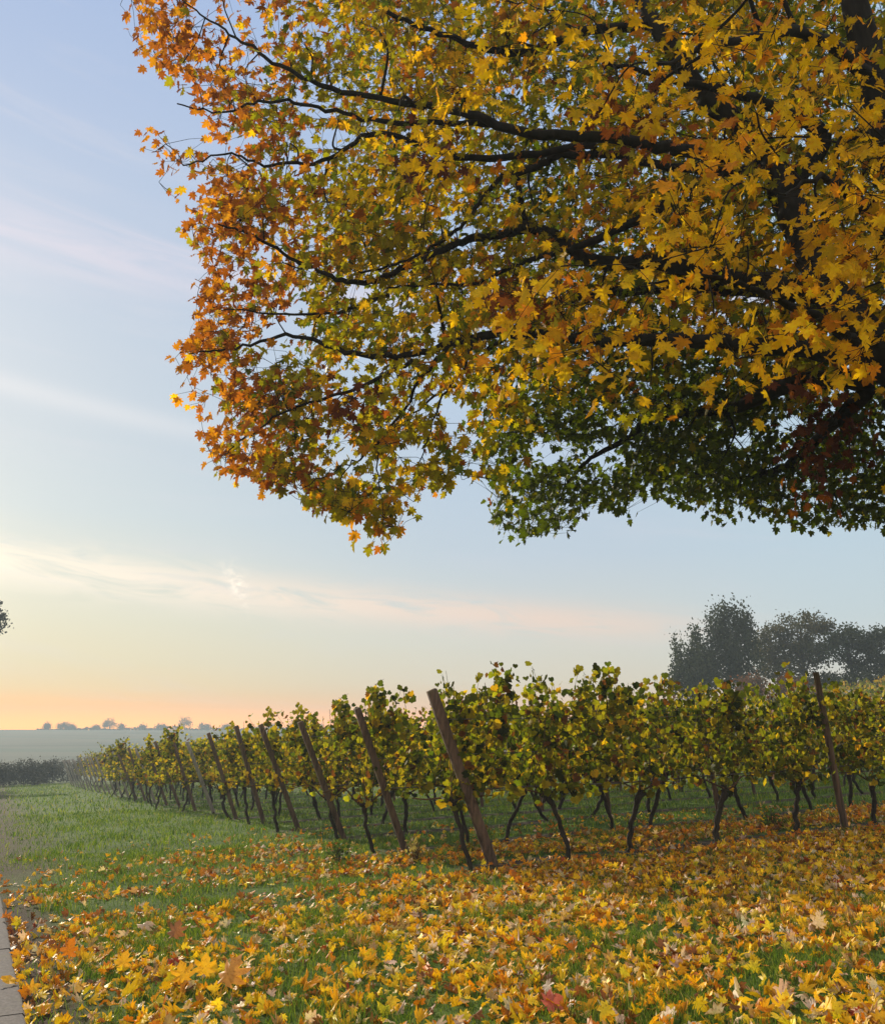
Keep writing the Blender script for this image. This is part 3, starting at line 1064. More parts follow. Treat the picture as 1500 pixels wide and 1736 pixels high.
# ------------------------------------------------------------------ the big maple
POLY = np.array([(215, -60), (214, 30), (232, 58), (246, 110), (280, 128), (292, 175), (262, 205), (240, 222), (240, 262), (258, 305), (284, 325), (300, 352), (298, 385),
                 (345, 430), (345, 470), (322, 500), (335, 530), (330, 560), (280, 590), (268, 615), (300, 630), (296, 665), (345, 690), (350, 735), (352, 790),
                 (400, 812), (425, 795), (455, 842), (515, 812), (515, 855), (580, 884), (612, 866), (622, 925), (676, 922), (674, 855), (688, 830),
                 (702, 866), (728, 830), (764, 840), (780, 795), (800, 780), (832, 770), (815, 808), (838, 828), (828, 862), (850, 916), (905, 912), (985, 890),
                 (1005, 845), (1055, 880), (1085, 842), (1130, 840), (1180, 848), (1225, 882), (1280, 868), (1385, 900), (1440, 888), (1500, 895), (1700, 900), (1700, -60)], float)
HOLES = [(560, 232, 52, 22), (1022, 768, 42, 20), (930, 762, 46, 22), (742, 560, 18, 20), (610, 495, 30, 12), (700, 770, 22, 22), (480, 560, 40, 14), (1270, 500, 26, 14), (1340, 715, 22, 14),
         (820, 560, 24, 12), (320, 235, 40, 22), (1260, 745, 20, 14), (790, 400, 22, 28), (770, 700, 24, 40), (1330, 92, 10, 10), (560, 740, 26, 12)]


def inside(u, v):
    x, y = POLY[:, 0], POLY[:, 1]
    x2, y2 = np.roll(x, -1), np.roll(y, -1)
    u_, v_ = u[:, None], v[:, None]
    cr = ((y > v_) != (y2 > v_)) & (u_ < (x2 - x) * (v_ - y) / (y2 - y + 1e-9) + x)
    ok = cr.sum(1) % 2 == 1
    return ok


def in_hole(u, v, k=1.0):
    h = np.zeros(len(u), bool)
    for (a, b, ra, rb) in HOLES:
        h |= ((u - a) / (ra * k)) ** 2 + ((v - b) / (rb * k)) ** 2 < 1
    return h


def L(*pts):
    return np.array([at(*p) for p in pts])


maple = empty('maple_tree', (TREE[0], TREE[1], float(zg(*TREE))))
tag(maple, 'huge maple with yellow orange and green autumn leaves overhanging the vineyard', 'tree')
ORI = np.array(maple.location)
g0 = float(zg(*TREE))
fork = at(1540, 650, 8.7)
trunk_pts = np.array([[TREE[0], TREE[1], g0 - 0.3], [TREE[0], TREE[1], g0 + 0.1], [TREE[0] - 0.05, TREE[1], g0 + 1.2], [TREE[0] - 0.35, 8.85, 2.9], list((fork + np.array([0.35, 0.05, -0.55]))), list(fork)])
TP = catmull(trunk_pts, 6)
tt = Tubes()
tt.add(TP - ORI, np.interp(np.linspace(0, 1, len(TP)), [0, .2, .28, .5, 1], [0.72, 0.60, 0.46, 0.38, 0.33]), 18, 0.025)
tt.build('trunk', M_bark, maple)

LIMBS = [
    # points (u, v, depth), start radius, end radius
    (L((1540, 650, 8.7), (1455, 560, 8.7), (1395, 470, 8.9), (1340, 350, 9.1), (1290, 250, 9.3), (1185, 150, 9.5), (1110, 40, 9.7), (1020, -120, 10.2), (980, -330, 11)), 0.24, 0.05),
    (L((1540, 650, 8.7), (1570, 520, 8.6), (1540, 330, 8.5), (1480, 130, 8.5), (1440, -60, 8.6), (1420, -300, 8.8), (1400, -600, 9.4)), 0.27, 0.06),
    (L((1330, 330, 9.1), (1395, 240, 8.9), (1360, 205, 8.9), (1240, 155, 9.0), (1130, 132, 9.2), (1010, 100, 9.4)), 0.10, 0.03),
    (L((1400, 480, 8.9), (1350, 485, 9), (1240, 468, 9.2), (1110, 446, 9.5), (1000, 440, 9.7), (940, 400, 9.8), (895, 388, 9.9), (860, 395, 9.9), (800, 405, 9.7), (740, 428, 9.6), (640, 474, 9.3), (570, 470, 9.0), (500, 440, 8.8), (430, 400, 8.6), (370, 380, 8.5)), 0.105, 0.012),
    (L((895, 388, 9.9), (885, 345, 9.9), (868, 296, 9.8), (828, 322, 9.6), (800, 362, 9.5), (760, 402, 9.4), (690, 440, 9.3), (610, 462, 9.1)), 0.040, 0.018),
    (L((868, 296, 9.8), (915, 278, 9.8), (960, 262, 9.7), (1050, 262, 9.6), (1150, 285, 9.4), (1290, 290, 9.2)), 0.035, 0.07),
    (L((1140, 335, 9.3), (1090, 368, 9.3), (1000, 410, 9.4), (940, 430, 9.4), (870, 450, 9.4), (800, 480, 9.5), (720, 482, 9.5), (650, 490, 9.4)), 0.055, 0.012),
    (L((1395, 500, 8.9), (1230, 488, 9.8), (1080, 490, 10.4), (960, 510, 10.8), (880, 550, 11.0), (820, 600, 11), (760, 650, 10.8), (700, 700, 10.6)), 0.085, 0.015),
    (L((1460, 600, 8.8), (1300, 588, 8.8), (1160, 575, 8.9), (1030, 578, 9.0), (900, 566, 9.2), (800, 572, 9.3), (700, 600, 9.3), (600, 600, 9.0), (500, 570, 8.8), (400, 590, 8.7), (320, 600, 8.6)), 0.085, 0.010),
    (L((1470, 640, 9.0), (1340, 650, 9.8), (1250, 690, 10.4), (1180, 698, 10.8), (1105, 710, 11.2), (1060, 745, 11.4), (1000, 778, 11.6), (968, 812, 11.7), (940, 860, 11.8)), 0.10, 0.012),
    (L((1470, 660, 9.2), (1390, 740, 10.5), (1330, 790, 11.3), (1250, 810, 12), (1150, 800, 12.4)), 0.08, 0.014),
    (L((1300, 260, 9.3), (1180, 260, 9.0), (1060, 235, 8.8), (900, 225, 8.7), (780, 190, 8.7), (700, 175, 8.7), (560, 150, 8.7), (450, 95, 8.6), (380, 50, 8.5), (310, 0, 8.5)), 0.075, 0.010),
    (L((900, 226, 8.7), (800, 208, 8.8), (650, 205, 8.9), (540, 180, 8.9), (450, 170, 8.8), (380, 190, 8.7), (300, 175, 8.6)), 0.035, 0.010),
    (L((1010, 245, 9.2), (800, 268, 9.1), (640, 225, 9.0), (560, 268, 8.9), (460, 280, 8.8), (390, 262, 8.7), (310, 280, 8.6)), 0.040, 0.010),
    (L((1130, 40, 9.8), (1000, 50, 9.6), (880, 90, 9.4), (760, 60, 9.2), (660, 20, 9.0), (560, -40, 8.9), (450, -60, 8.8)), 0.06, 0.012),
    (L((760, 585, 9.3), (715, 640, 9.2), (690, 690, 9.1), (620, 770, 9.0), (570, 795, 8.9), (510, 830, 8.9)), 0.022, 0.006),
    (L((800, 572, 9.3), (790, 620, 9.3), (745, 680, 9.2), (720, 760, 9.1), (700, 810, 9.1)), 0.018, 0.006),
    (L((650, 700, 9.1), (640, 780, 9.0), (650, 880, 9.0)), 0.012, 0.005),
    (L((660, 500, 9.3), (560, 530, 9.0), (450, 530, 8.8), (360, 520, 8.7)), 0.022, 0.007),
    (L((700, 610, 9.3), (600, 660, 9.1), (500, 690, 8.9), (420, 740, 8.8), (380, 770, 8.8)), 0.022, 0.007),
    # towards the viewer and to the right, mostly above and outside the frame
    (L((1480, 130, 8.5), (1380, 60, 7.4), (1280, 60, 6.6), (1180, 90, 6.0), (1100, 110, 5.6)), 0.07, 0.012),
    (L((1560, 520, 8.6), (1500, 400, 7.4), (1440, 330, 6.5), (1400, 300, 5.9), (1330, 330, 5.5)), 0.07, 0.012),
    (L((1460, 600, 8.8), (1430, 560, 7.6), (1300, 500, 6.9), (1200, 470, 6.5), (1100, 480, 6.2)), 0.05, 0.012),
    (L((1560, 560, 8.6), (1640, 450, 7.4), (1620, 330, 6.3), (1560, 250, 5.6), (1500, 240, 5.2)), 0.07, 0.014),
]
# limbs on the sides away from the frame
for (dx, dy, dz) in ((4.2, 1.5, 2.8), (3.2, -3.4, 3.0), (3.4, 4.2, 3.2), (0.4, 5.2, 3.6), (2.0, 0.4, 6.0), (5.0, -0.8, 1.6), (0.3, -4.2, 3.6)):
    a = fork + np.array([0.1, 0.1, 0.4])
    b = fork + np.array([dx, dy, dz])
    LIMBS.append((np.array([fork, a, (a + b) / 2 + [0, 0, 0.5], b]), 0.13, 0.02))

nodes, nrad = [], []
for P, ra, rb in LIMBS:
    Q = catmull(P, 7)
    Q[1:-1] += rng.normal(0, 0.012, Q[1:-1].shape)
    rr = np.linspace(ra, rb, len(Q)) * (1 if ra > rb else 1)
    t = Tubes()
    rr = rr * (1.0 if max(ra, rb) > 0.15 else np.linspace(1.2, 0.75, len(rr)))
    t.add(Q - ORI, rr, 12 if max(ra, rb) > 0.06 else 8, 0.04)
    t.build('limb', M_bark, maple)
    nodes.append(Q)
    nrad.append(rr)
nodes = np.vstack(nodes)
nrad = np.concatenate(nrad)


def sample_uv(n, box):
    u = rng.uniform(box[0], box[2], n)
    v = rng.uniform(box[1], box[3], n)
    k = inside(u, v) & ~in_hole(u, v)
    return u[k], v[k]


clumps, ckind = [], []
# middle layer
u, v = sample_uv(2500, (200, -60, 1700, 915))
k = (u < 835) | (v < 700 + 0.0 * u)
k &= ~((u > 1000) & (v > 600) & (rng.random(len(u)) < 0.6))
lump = np.sin(u * 0.021 + 2.0 * np.sin(v * 0.013)) * np.sin(v * 0.027 + 1.5 * np.sin(u * 0.011))
k &= rng.random(len(u)) < np.clip(0.72 + 0.70 * lump, 0.10, 1)
u, v = u[k], v[k]
d = 8.95 + rng.uniform(-0.8, 1.5, len(u)) + 0.5 * sm((u - 700) / 500)
clumps.append(np.array([at(a, b, c) for a, b, c in zip(u, v, d)]))
ckind.append(np.zeros(len(u), int))
# hanging sprays of the lowest lobes
for (a, b, m) in ((650, 885, 3), (645, 845, 3), (590, 850, 3), (550, 840, 2), (740, 810, 3), (700, 820, 2), (470, 810, 2)):
    if m:
        clumps.append(np.array([at(rng.normal(a, 14), rng.normal(b, 14), 9.0 + rng.uniform(-.3, .3)) for _ in range(m)]))
        ckind.append(np.zeros(m, int))
# back layer
u, v = sample_uv(3300, (560, -60, 1700, 915))
k = (u > 835) | (v < 560) 
k &= rng.random(len(u)) < np.where(v > 540, 1.0, np.where(u < 860, 0.40, 0.66))
u, v = u[k], v[k]
d = 11.6 + rng.uniform(-1.2, 2.2, len(u))
clumps.append(np.array([at(a, b, c) for a, b, c in zip(u, v, d)]))
ckind.append(np.ones(len(u), int))
# near layer (right and top)
NEARP = [(1160, 330, 80, 110), (1080, 130, 90, 90), (1230, 90, 110, 80), (1400, 420, 70, 90), (1440, 330, 70, 70), (1250, 250, 90, 80), (1200, 430, 90, 60), (1000, 470, 110, 50), (1100, 520, 110, 40),
         (900, 520, 70, 50), (1230, 610, 60, 50), (1330, 560, 60, 45), (1420, 200, 60, 80), (1380, 100, 90, 70), (1480, 280, 50, 60), (880, 600, 50, 40), (870, 60, 70, 60), (1460, 560, 40, 40), (1170, 200, 60, 60),
         (690, 290, 80, 50), (800, 190, 60, 60), (730, 260, 60, 40), (820, 520, 50, 40), (960, 20, 60, 40), (1560, 300, 80, 120), (1600, 480, 80, 100), (1350, 480, 60, 50), (950, 585, 60, 30), (1060, 600, 60, 30), (1400, 380, 50, 60), (1440, 470, 50, 50), (1420, 130, 60, 60), (1330, 180, 60, 60), (1480, 330, 50, 60), (1490, 420, 50, 60), (1450, 590, 40, 25), (1400, 520, 40, 40)]
pu, pv, pd = [], [], []
for (a, b, ra, rb) in NEARP:
    m = max(3, int(ra * rb / 800))
    pu.append(rng.normal(a, ra * 0.55, m))
    pv.append(rng.normal(b, rb * 0.55, m))
    pd.append(rng.uniform(5.0, 6.8, m) + (1.2 if a < 850 else 0))
pu, pv, pd = map(np.concatenate, (pu, pv, pd))
k = inside(pu, pv) & ~in_hole(pu, pv) & ~((pu > 800) & (pv > 690))
pu, pv, pd = pu[k], pv[k], pd[k]
clumps.append(np.array([at(a, b, c) for a, b, c in zip(pu, pv, pd)]))
ckind.append(np.full(len(pu), 2))
# outside the frame: the rest of a round crown
n = 9000
c0 = np.array([TREE[0] - 0.4, TREE[1], 7.6])
dr = norm(rv(n)) * (rng.uniform(0.35, 1, n) ** 0.45)[:, None] * np.array([7.0, 5.6, 4.6])
Q = c0 + dr
uu, vv = project(Q)
vis = (uu > -60) & (uu < 1600) & (vv > -60) & (vv < 1800) & (Q[:, 1] > 0.5)
Q = Q[~vis & (Q[:, 2] > 4.0)][:1500]
clumps.append(Q)
ckind.append(np.full(len(Q), 3))
# dead rust-brown sprays
DEAD = [(1390, 770, 52, 50, 9.6, 13), (1425, 700, 34, 30, 9.4, 5), (1060, 215, 45, 65, 6.6, 8), (705, 285, 34, 26, 7.3, 4), (600, 672, 16, 14, 8.3, 4), (875, 478, 30, 26, 7.4, 6), (1360, 640, 30, 30, 8.2, 3)]
for (a, b, ra, rb, dd, m) in DEAD:
    clumps.append(np.array([at(rng.normal(a, ra * .6), rng.normal(b, rb * .6), dd + rng.uniform(-.3, .3)) for _ in range(m)]))
    ckind.append(np.full(m, 4))
CL = np.vstack(clumps)
CK = np.concatenate(ckind)
cu, cv = project(CL)
fr_ = (cu > -40) & (cu < 1540) & (cv > -40) & (cv < 1780) & (CL[:, 1] > 0.5)
kp = ~fr_ | inside(cu, cv)
CL, CK = CL[kp], CK[kp]
print('clumps', len(CL))

# medium branches: heads are a coarse subset of the clumps
tw = Tubes()


def grow(targets, r0f, r0max, r1, segs, sides):
    global nodes, nrad
    order = np.argsort([np.min(((nodes - c) ** 2).sum(1)) for c in targets])
    for i in order:
        c = targets[i]
        d2 = ((nodes - c) ** 2).sum(1)
        # prefer nodes nearer to the trunk side, so twigs run outwards
        out = np.linalg.norm(nodes[:, :2] - TREE, axis=1) - np.linalg.norm(c[:2] - TREE)
        j = int(np.argmin(d2 + np.where(out > 0, 2.5 * out, 0)))
        a = nodes[j]
        if d2[j] < 0.02:
            continue
        mid = (a + c) / 2 + rng.normal(0, 0.10, 3) * math.sqrt(d2[j]) + [0, 0, 0.10 * math.sqrt(d2[j])]
        Q = catmull([a, mid, c], segs)
        ra = min(nrad[j] * r0f, r0max)
        rr = np.linspace(ra, min(r1, ra), len(Q))
        tw.add(Q - ORI, rr, sides, 0, cap=False)
        nodes = np.vstack([nodes, Q[1:]])
        nrad = np.concatenate([nrad, rr[1:]])


sel = rng.choice(len(CL), 620, replace=False)
grow(CL[sel], 0.66, 0.026, 0.007, 6, 6)
rest = np.setdiff1d(np.arange(len(CL)), sel)
grow(CL[rest], 0.6, 0.010, 0.003, 3, 4)

# leaves
lp, lk, lc = [], [], []
for i, c in enumerate(CL):
    kd = CK[i]
    m = {0: 18, 1: 17, 2: 10, 3: 12, 4: 12}[kd]
    m = max(3, int(rng.normal(m, 4)))
    sp = {0: 0.20, 1: 0.27, 2: 0.17, 3: 0.36, 4: 0.17}[kd]
    p = c + rng.normal(0, 1, (m, 3)) * [sp, sp, sp * 0.75]
    lp.append(p)
    lk.append(np.full(m, kd))
    lc.append(np.full(m, i))
lp, lk, lc = np.vstack(lp), np.concatenate(lk), np.concatenate(lc)
# real gaps in front of the limbs: few leaves grow right at the bare wood on the lit underside
LN = np.vstack([catmull(P, 14) for P, _, _ in LIMBS[:20]])
lu, lv = project(LN)
pu_, pv_ = project(lp)
drop = np.zeros(len(lp), bool)
cand = np.nonzero((pu_ > -50) & (pu_ < 1550) & (pv_ > -50) & (lk != 1))[0]
for blk in np.array_split(cand, 60):
    d2 = (pu_[blk][:, None] - lu[None]) ** 2 + (pv_[blk][:, None] - lv[None]) ** 2
    j = d2.argmin(1)
    close = (d2[np.arange(len(blk)), j] < 11 ** 2) & (lp[blk, 1] < LN[j, 1] + 0.1)
    drop[blk] = close & (rng.random(len(blk)) < np.where(lk[blk] == 2, 0.2, 0.6))
lp, lk, lc = lp[~drop], lk[~drop], lc[~drop]
# keep the outline and the holes of the crown where it is seen
U, Vv = project(lp)
inframe = (U > -40) & (U < 1540) & (Vv > -40) & (Vv < 1780) & (lp[:, 1] > 0.5)
jit = np.clip(rng.normal(0, 9, (len(CL), 2)), -12, 12)[lc]
ok = inside(U + jit[:, 0] + rng.normal(0, 3, len(U)), Vv + jit[:, 1] + rng.normal(0, 3, len(U))) & ~(in_hole(U, Vv, 0.9) & (rng.random(len(U)) < 0.85))
keep = ~inframe | ok
lp, lk, lc, U, Vv = lp[keep], lk[keep], lc[keep], U[keep], Vv[keep]
for i in np.nonzero(rng.random(len(lp)) < 0.4)[0]:
    c, q = CL[lc[i]], lp[i]
    tw.add(np.array([c, (c + q) / 2 + rng.normal(0, .03, 3), q]) - ORI, [0.0035, 0.003, 0.002], 3, 0, cap=False)
tw.build('twigs', M_bark, maple, smooth=True)
n = len(lp)
print('maple leaves', n)
outw = lp - np.array([TREE[0], TREE[1], 6.0])
tip = norm(outw) * 0.45 + rv(n, 0.45) + [0, 0, -0.75]
nr = rv(n, 0.6) + [0, -0.35, 0.55]
Rm = frames(tip, nr)
size = 0.055 + 0.070 * rng.beta(1.5, 1.6, n)
size[lk == 1] *= 1.08
size[lk == 0] *= 1.10
size[lk == 2] *= 1.05
PAL_M = np.array([[0.85, 0.54, 0.006],   # yellow
                  [0.74, 0.31, 0.008],   # orange
                  [0.42, 0.13, 0.010],   # rust
                  [0.38, 0.34, 0.007],   # olive yellow
                  [0.12, 0.165, 0.006],  # green
                  [0.15, 0.045, 0.018]])  # dead
n_ = n
left = sm((620 - U) / 330) * (lk == 0)
nzc = np.sin(lp[:, 0] * 1.9 + lp[:, 2]) * np.sin(lp[:, 2] * 2.3 + lp[:, 1])
w = np.zeros((n, 6))
k0 = lk == 0
w[k0] = np.stack([0.34 - 0.16 * left, 0.07 + 0.28 * left, 0.03 + 0.40 * left, 0.40 - 0.26 * left + 0.15 * np.clip(nzc, 0, 1), 0.16 - 0.15 * left + 0.2 * np.clip(nzc, 0, 1) * (1 - left), 0.01 + 0 * left], -1)[k0]
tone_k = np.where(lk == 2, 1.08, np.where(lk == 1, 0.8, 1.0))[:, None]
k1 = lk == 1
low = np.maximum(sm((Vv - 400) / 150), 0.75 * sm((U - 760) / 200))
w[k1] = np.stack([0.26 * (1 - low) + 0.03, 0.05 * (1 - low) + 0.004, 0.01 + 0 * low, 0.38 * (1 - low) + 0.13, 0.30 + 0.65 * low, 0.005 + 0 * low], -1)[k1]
k2 = lk == 2
w[k2] = np.array([0.72, 0.18, 0.02, 0.08, 0.00, 0.0])
k3 = lk == 3
w[k3] = np.array([0.35, 0.15, 0.08, 0.25, 0.16, 0.01])
k4 = lk == 4
w[k4] = np.array([0.0, 0.03, 0.30, 0.0, 0.0, 0.67])
w /= w.sum(1, keepdims=True)
# clump-wise bias so neighbouring leaves share a tone
cr = rng.random(len(CL))[lc]
pick = (0.45 * cr + 0.55 * rng.random(n))
kk = (pick[:, None] > w.cumsum(1)).sum(1).clip(0, 5)
tone = rng.uniform(0.68, 1.12, len(CL))[lc][:, None]
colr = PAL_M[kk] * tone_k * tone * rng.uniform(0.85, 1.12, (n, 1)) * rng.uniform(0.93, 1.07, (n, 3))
ec = colr * [0.95, 0.72, 0.6]
nearm = (lk == 2) | (lk == 0) | (lk == 4)
V1, F1, C1 = scatter(T_MAPLE, lp[nearm] - ORI, Rm[nearm], size[nearm], colr[nearm], ec[nearm], 0.6)
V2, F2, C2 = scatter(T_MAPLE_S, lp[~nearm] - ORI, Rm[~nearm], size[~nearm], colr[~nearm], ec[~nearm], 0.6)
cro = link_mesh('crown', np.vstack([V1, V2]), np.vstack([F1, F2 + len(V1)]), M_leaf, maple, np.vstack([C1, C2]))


# ------------------------------------------------------------------ trees and shrubs further off
def far_tree(name, x, y, blobs, leaf, count, pal, label, cat, group=None, trunk_r=0.25, seed=0, up=0.0, hollow=0.75, limbs=True):
    """blobs: (dx, dy, z, rx, ry, rz) relative to the foot"""
    global rng
    keep_rng = rng
    rng = np.random.default_rng(seed)
    z0 = float(zg(x, y))
    root = empty(name, (x, y, z0))
    B = np.array(blobs, float)
    top = B[np.argmax(B[:, 2])]
    tb = Tubes()
    tr = catmull([[0, 0, -0.3], [rng.normal(0, .1), 0, top[2] * 0.35], [top[0] * .6, top[1] * .6, top[2] * 0.75], top[:3]], 5)
    tb.add(tr, np.linspace(trunk_r, trunk_r * 0.2, len(tr)), 9, 0.04)
    if limbs:
        for b in B:
            j = tr[min(len(tr) - 1, int(len(tr) * np.clip(b[2] / top[2] * 0.6, 0.12, 0.9)))]
            Q = catmull([j, (j + b[:3]) / 2 + rng.normal(0, .2, 3), b[:3]], 4)
            tb.add(Q, np.linspace(trunk_r * .45, trunk_r * .08, len(Q)), 6, 0, cap=False)
            for _ in range(7):
                e = b[:3] + norm(rng.normal(0, 1, 3)) * b[3:] * 0.85
                tb.add(catmull([b[:3], (b[:3] + e) / 2 + rng.normal(0, .1, 3), e], 3), np.linspace(trunk_r * .12, trunk_r * .03, 7), 4, 0, cap=False)
    tb.build('trunk', M_fbark, root)
    if count > 5000:          # break the outline into many small lobes
        sub = []
        for b in B:
            for _ in range(16):
                d_ = norm(rng.normal(0, 1, 3) + [0, 0, 0.5 * up + 0.15])
                f_ = rng.uniform(0.16, 0.34)
                sub.append(np.concatenate([b[:3] + d_ * b[3:] * rng.uniform(0.7, 1.08), b[3:] * f_ * [1 - 0.35 * up, 1 - 0.3 * up, 1 + 0.9 * up]]))
        B = np.vstack([B * [1, 1, 1, 0.66, 0.66, 0.66], sub])
    vol = B[:, 3] * B[:, 4] * B[:, 5]
    pr = vol ** 0.62
    pr /= pr.sum()
    # leaf clusters first, then leaves, so the crown has gaps and lumps
    nc = max(8, count // 15)
    bi = rng.choice(len(B), nc, p=pr)
    cc = B[bi, :3] + norm(rng.normal(0, 1, (nc, 3))) * (rng.uniform(0.15, 1, nc) ** (1 - hollow * 0.6))[:, None] * B[bi, 3:]
    ci = rng.integers(0, nc, count)
    sp = leaf * 1.25
    pos = cc[ci] + rng.normal(0, 1, (count, 3)) * [sp, sp, sp * (1 + up)]
    pos[:, 2] = np.maximum(pos[:, 2], 0.15)
    tip = rng.normal(0, 1, (count, 3)) + [0, 0, up * 1.5 - 0.2]
    nrm = rng.normal(0, 1, (count, 3)) + [0, 0, 0.4]
    pal = np.array(pal)
    cl = pal[rng.integers(0, len(pal), nc)][ci] * rng.uniform(0.7, 1.25, (count, 1))
    V, F, Cc = scatter(T_SIMPLE, pos, frames(tip, nrm), leaf * rng.uniform(0.7, 1.3, count), cl)
    link_mesh('crown', V, F, M_far, root, Cc)
    tag(root, label, cat, group)
    rng = keep_rng
    return root


GR = [(0.045, 0.060, 0.022), (0.06, 0.07, 0.025), (0.035, 0.05, 0.02)]
DK = [(0.03, 0.042, 0.018), (0.045, 0.055, 0.025)]
RU = [(0.22, 0.09, 0.035), (0.16, 0.07, 0.03), (0.09, 0.06, 0.025)]
OL = [(0.10, 0.085, 0.03), (0.07, 0.07, 0.025), (0.05, 0.055, 0.02)]


def spot(u, depth):
    """ground point seen in column u at a given distance"""
    return (u - 750) / 1500.0 * depth * 1.0, depth


DT = 66.0


def px_blobs(ub, dist, items, base_v):
    """crown lobes listed by where they stand in the group: (u, v, ru, rv) at distance dist -> metres from the foot"""
    k = dist / 1500.0 / math.cos(PITCH) * 0.985
    x, y = (ub - 750) * k, dist
    z0 = float(zg(x, y))
    out = []
    for (u, v, ru, rvv) in items:
        v = v + 12
        p = at(u, v, dist)
        q = at(ub, v, dist)
        out.append((p[0] - x, rng.uniform(-1, 1) * ru * k * 0.5, p[2] - z0, ru * k, ru * k * 0.9, rvv * k))
    return x, y, out


bx = at(1210, 1190, DT)[0]
trees_spec = [
    ('hornbeam_tree', 1240, 66, [(1238, 1060, 30, 30), (1215, 1085, 22, 34), (1262, 1075, 18, 34), (1240, 1110, 42, 28), (1212, 1140, 45, 25), (1262, 1145, 30, 30), (1228, 1040, 8, 14), (1245, 1034, 8, 12), (1262, 1045, 7, 13), (1210, 1055, 8, 14), (1271, 1058, 6, 12)],
     12500, DK, 'tall dark tree with upright feathery tips, second from the end of the misty tree group', 1.3, 21),
    ('hornbeam_tree', 1178, 67, [(1182, 1088, 9, 22), (1172, 1125, 24, 22), (1152, 1105, 10, 22), (1165, 1155, 28, 22), (1195, 1130, 20, 30), (1146, 1140, 9, 16)],
     7000, GR, 'lowest dark tree with small pointed tips at the open end of the misty tree group', 1.3, 22),
    ('broadleaf_tree', 1345, 70, [(1350, 1050, 40, 24), (1318, 1062, 24, 22), (1385, 1052, 22, 22), (1330, 1090, 46, 28), (1372, 1090, 44, 28), (1300, 1095, 26, 34), (1345, 1130, 55, 28)],
     13500, OL, 'tallest round crowned tree in the middle of the misty tree group', 0.0, 23),
    ('broadleaf_tree', 1425, 68, [(1425, 1075, 32, 20), (1400, 1090, 26, 22), (1455, 1082, 24, 20), (1430, 1150, 44, 16), (1395, 1150, 30, 20), (1448, 1110, 18, 16)],
     8500, GR, 'spreading tree with big sky gaps in its crown to the right of the tallest one', 0.0, 24),
    ('broadleaf_tree', 1495, 66, [(1480, 1080, 30, 22), (1512, 1078, 34, 24), (1500, 1115, 44, 26), (1530, 1120, 40, 30), (1485, 1150, 40, 20)],
     10000, DK, 'dark dense tree cut by the right edge of the picture', 0.0, 25),
]
for (nm, ub, dist, items, cnt, pal, lab, up, sd_) in trees_spec:
    x, y, bl = px_blobs(ub, dist, items, 1190)
    far_tree(nm, x, y, bl, 0.18, int(cnt * 0.85), pal, lab, 'tree', 'misty tree group behind the vineyard', 0.22, sd_, up)
for (ub, items, cnt, lab, sd_) in [
        (1275, [(1275, 1150, 24, 18), (1262, 1165, 20, 16), (1290, 1168, 20, 14)], 1900, 'rust coloured shrub in front of the misty trees, closer to the pointed ones', 31),
        (1345, [(1345, 1150, 24, 16), (1330, 1160, 18, 16), (1365, 1162, 20, 14)], 1900, 'rust coloured shrub in front of the tallest round tree', 32)]:
    x, y, bl = px_blobs(ub, 60, items, 1190)
    far_tree('rust_shrub', x, y, bl, 0.15, cnt, RU, lab, 'shrub', 'rust coloured shrubs below the misty trees', 0.08, sd_, 0.0)

# hedge of tall shrubs that closes the view on the left
for i, (u, dist) in enumerate([(-8, 70), (18, 73), (44, 71), (68, 74), (92, 72), (114, 76), (136, 79), (158, 83)]):
    k = dist / 1500.0 / math.cos(PITCH)
    x, y = (u - 750) * k, dist
    h = 2.0 + 0.02 * i + rng.uniform(-0.1, 0.1)
    bl = [(rng.normal(0, .4), rng.normal(0, .3), h * 0.62, 0.9, 0.8, h * 0.36), (rng.normal(0.3, .4), 0, h * 0.45, 0.95, 0.8, h * 0.4), (-0.5, 0.1, h * 0.5, 0.8, 0.7, h * 0.4), (0.5, 0.1, h * 0.22, 0.8, 0.7, h * 0.2)]
    far_tree('hedge_shrub', x, y, bl, 0.12, 2100, [(0.05, 0.055, 0.045), (0.04, 0.045, 0.035), (0.065, 0.062, 0.052)], f'misty grey green hedge shrub, {ordinal(i + 1)} along the hedge counted from the left edge', 'shrub', 'misty hedge shrubs closing the field', 0.05, 50 + i, 0.0)  # leaf colours greyed so that mist is painted into them

# dark tree whose twig tip just enters at the left edge
k = 34 / 1500.0 / math.cos(PITCH)
tx = -39.0
far_tree('spruce_tree', tx, 70.0, [(0, 0, 5.0, 3.0, 3.0, 2.6), (0, 0, 9.0, 3.0, 3.0, 2.0), (2.62, 0, 12.75, 1.75, 1.4, 0.95), (0, 0, 12.4, 2.4, 2.4, 1.4), (0, 0, 13.6, 1.6, 1.6, 1.0)],
         0.2, 12000, [(0.012, 0.016, 0.008)], 'dark evergreen tree at the left edge with only a branch tip in view', 'tree', None, 0.2, 77, 0.3)

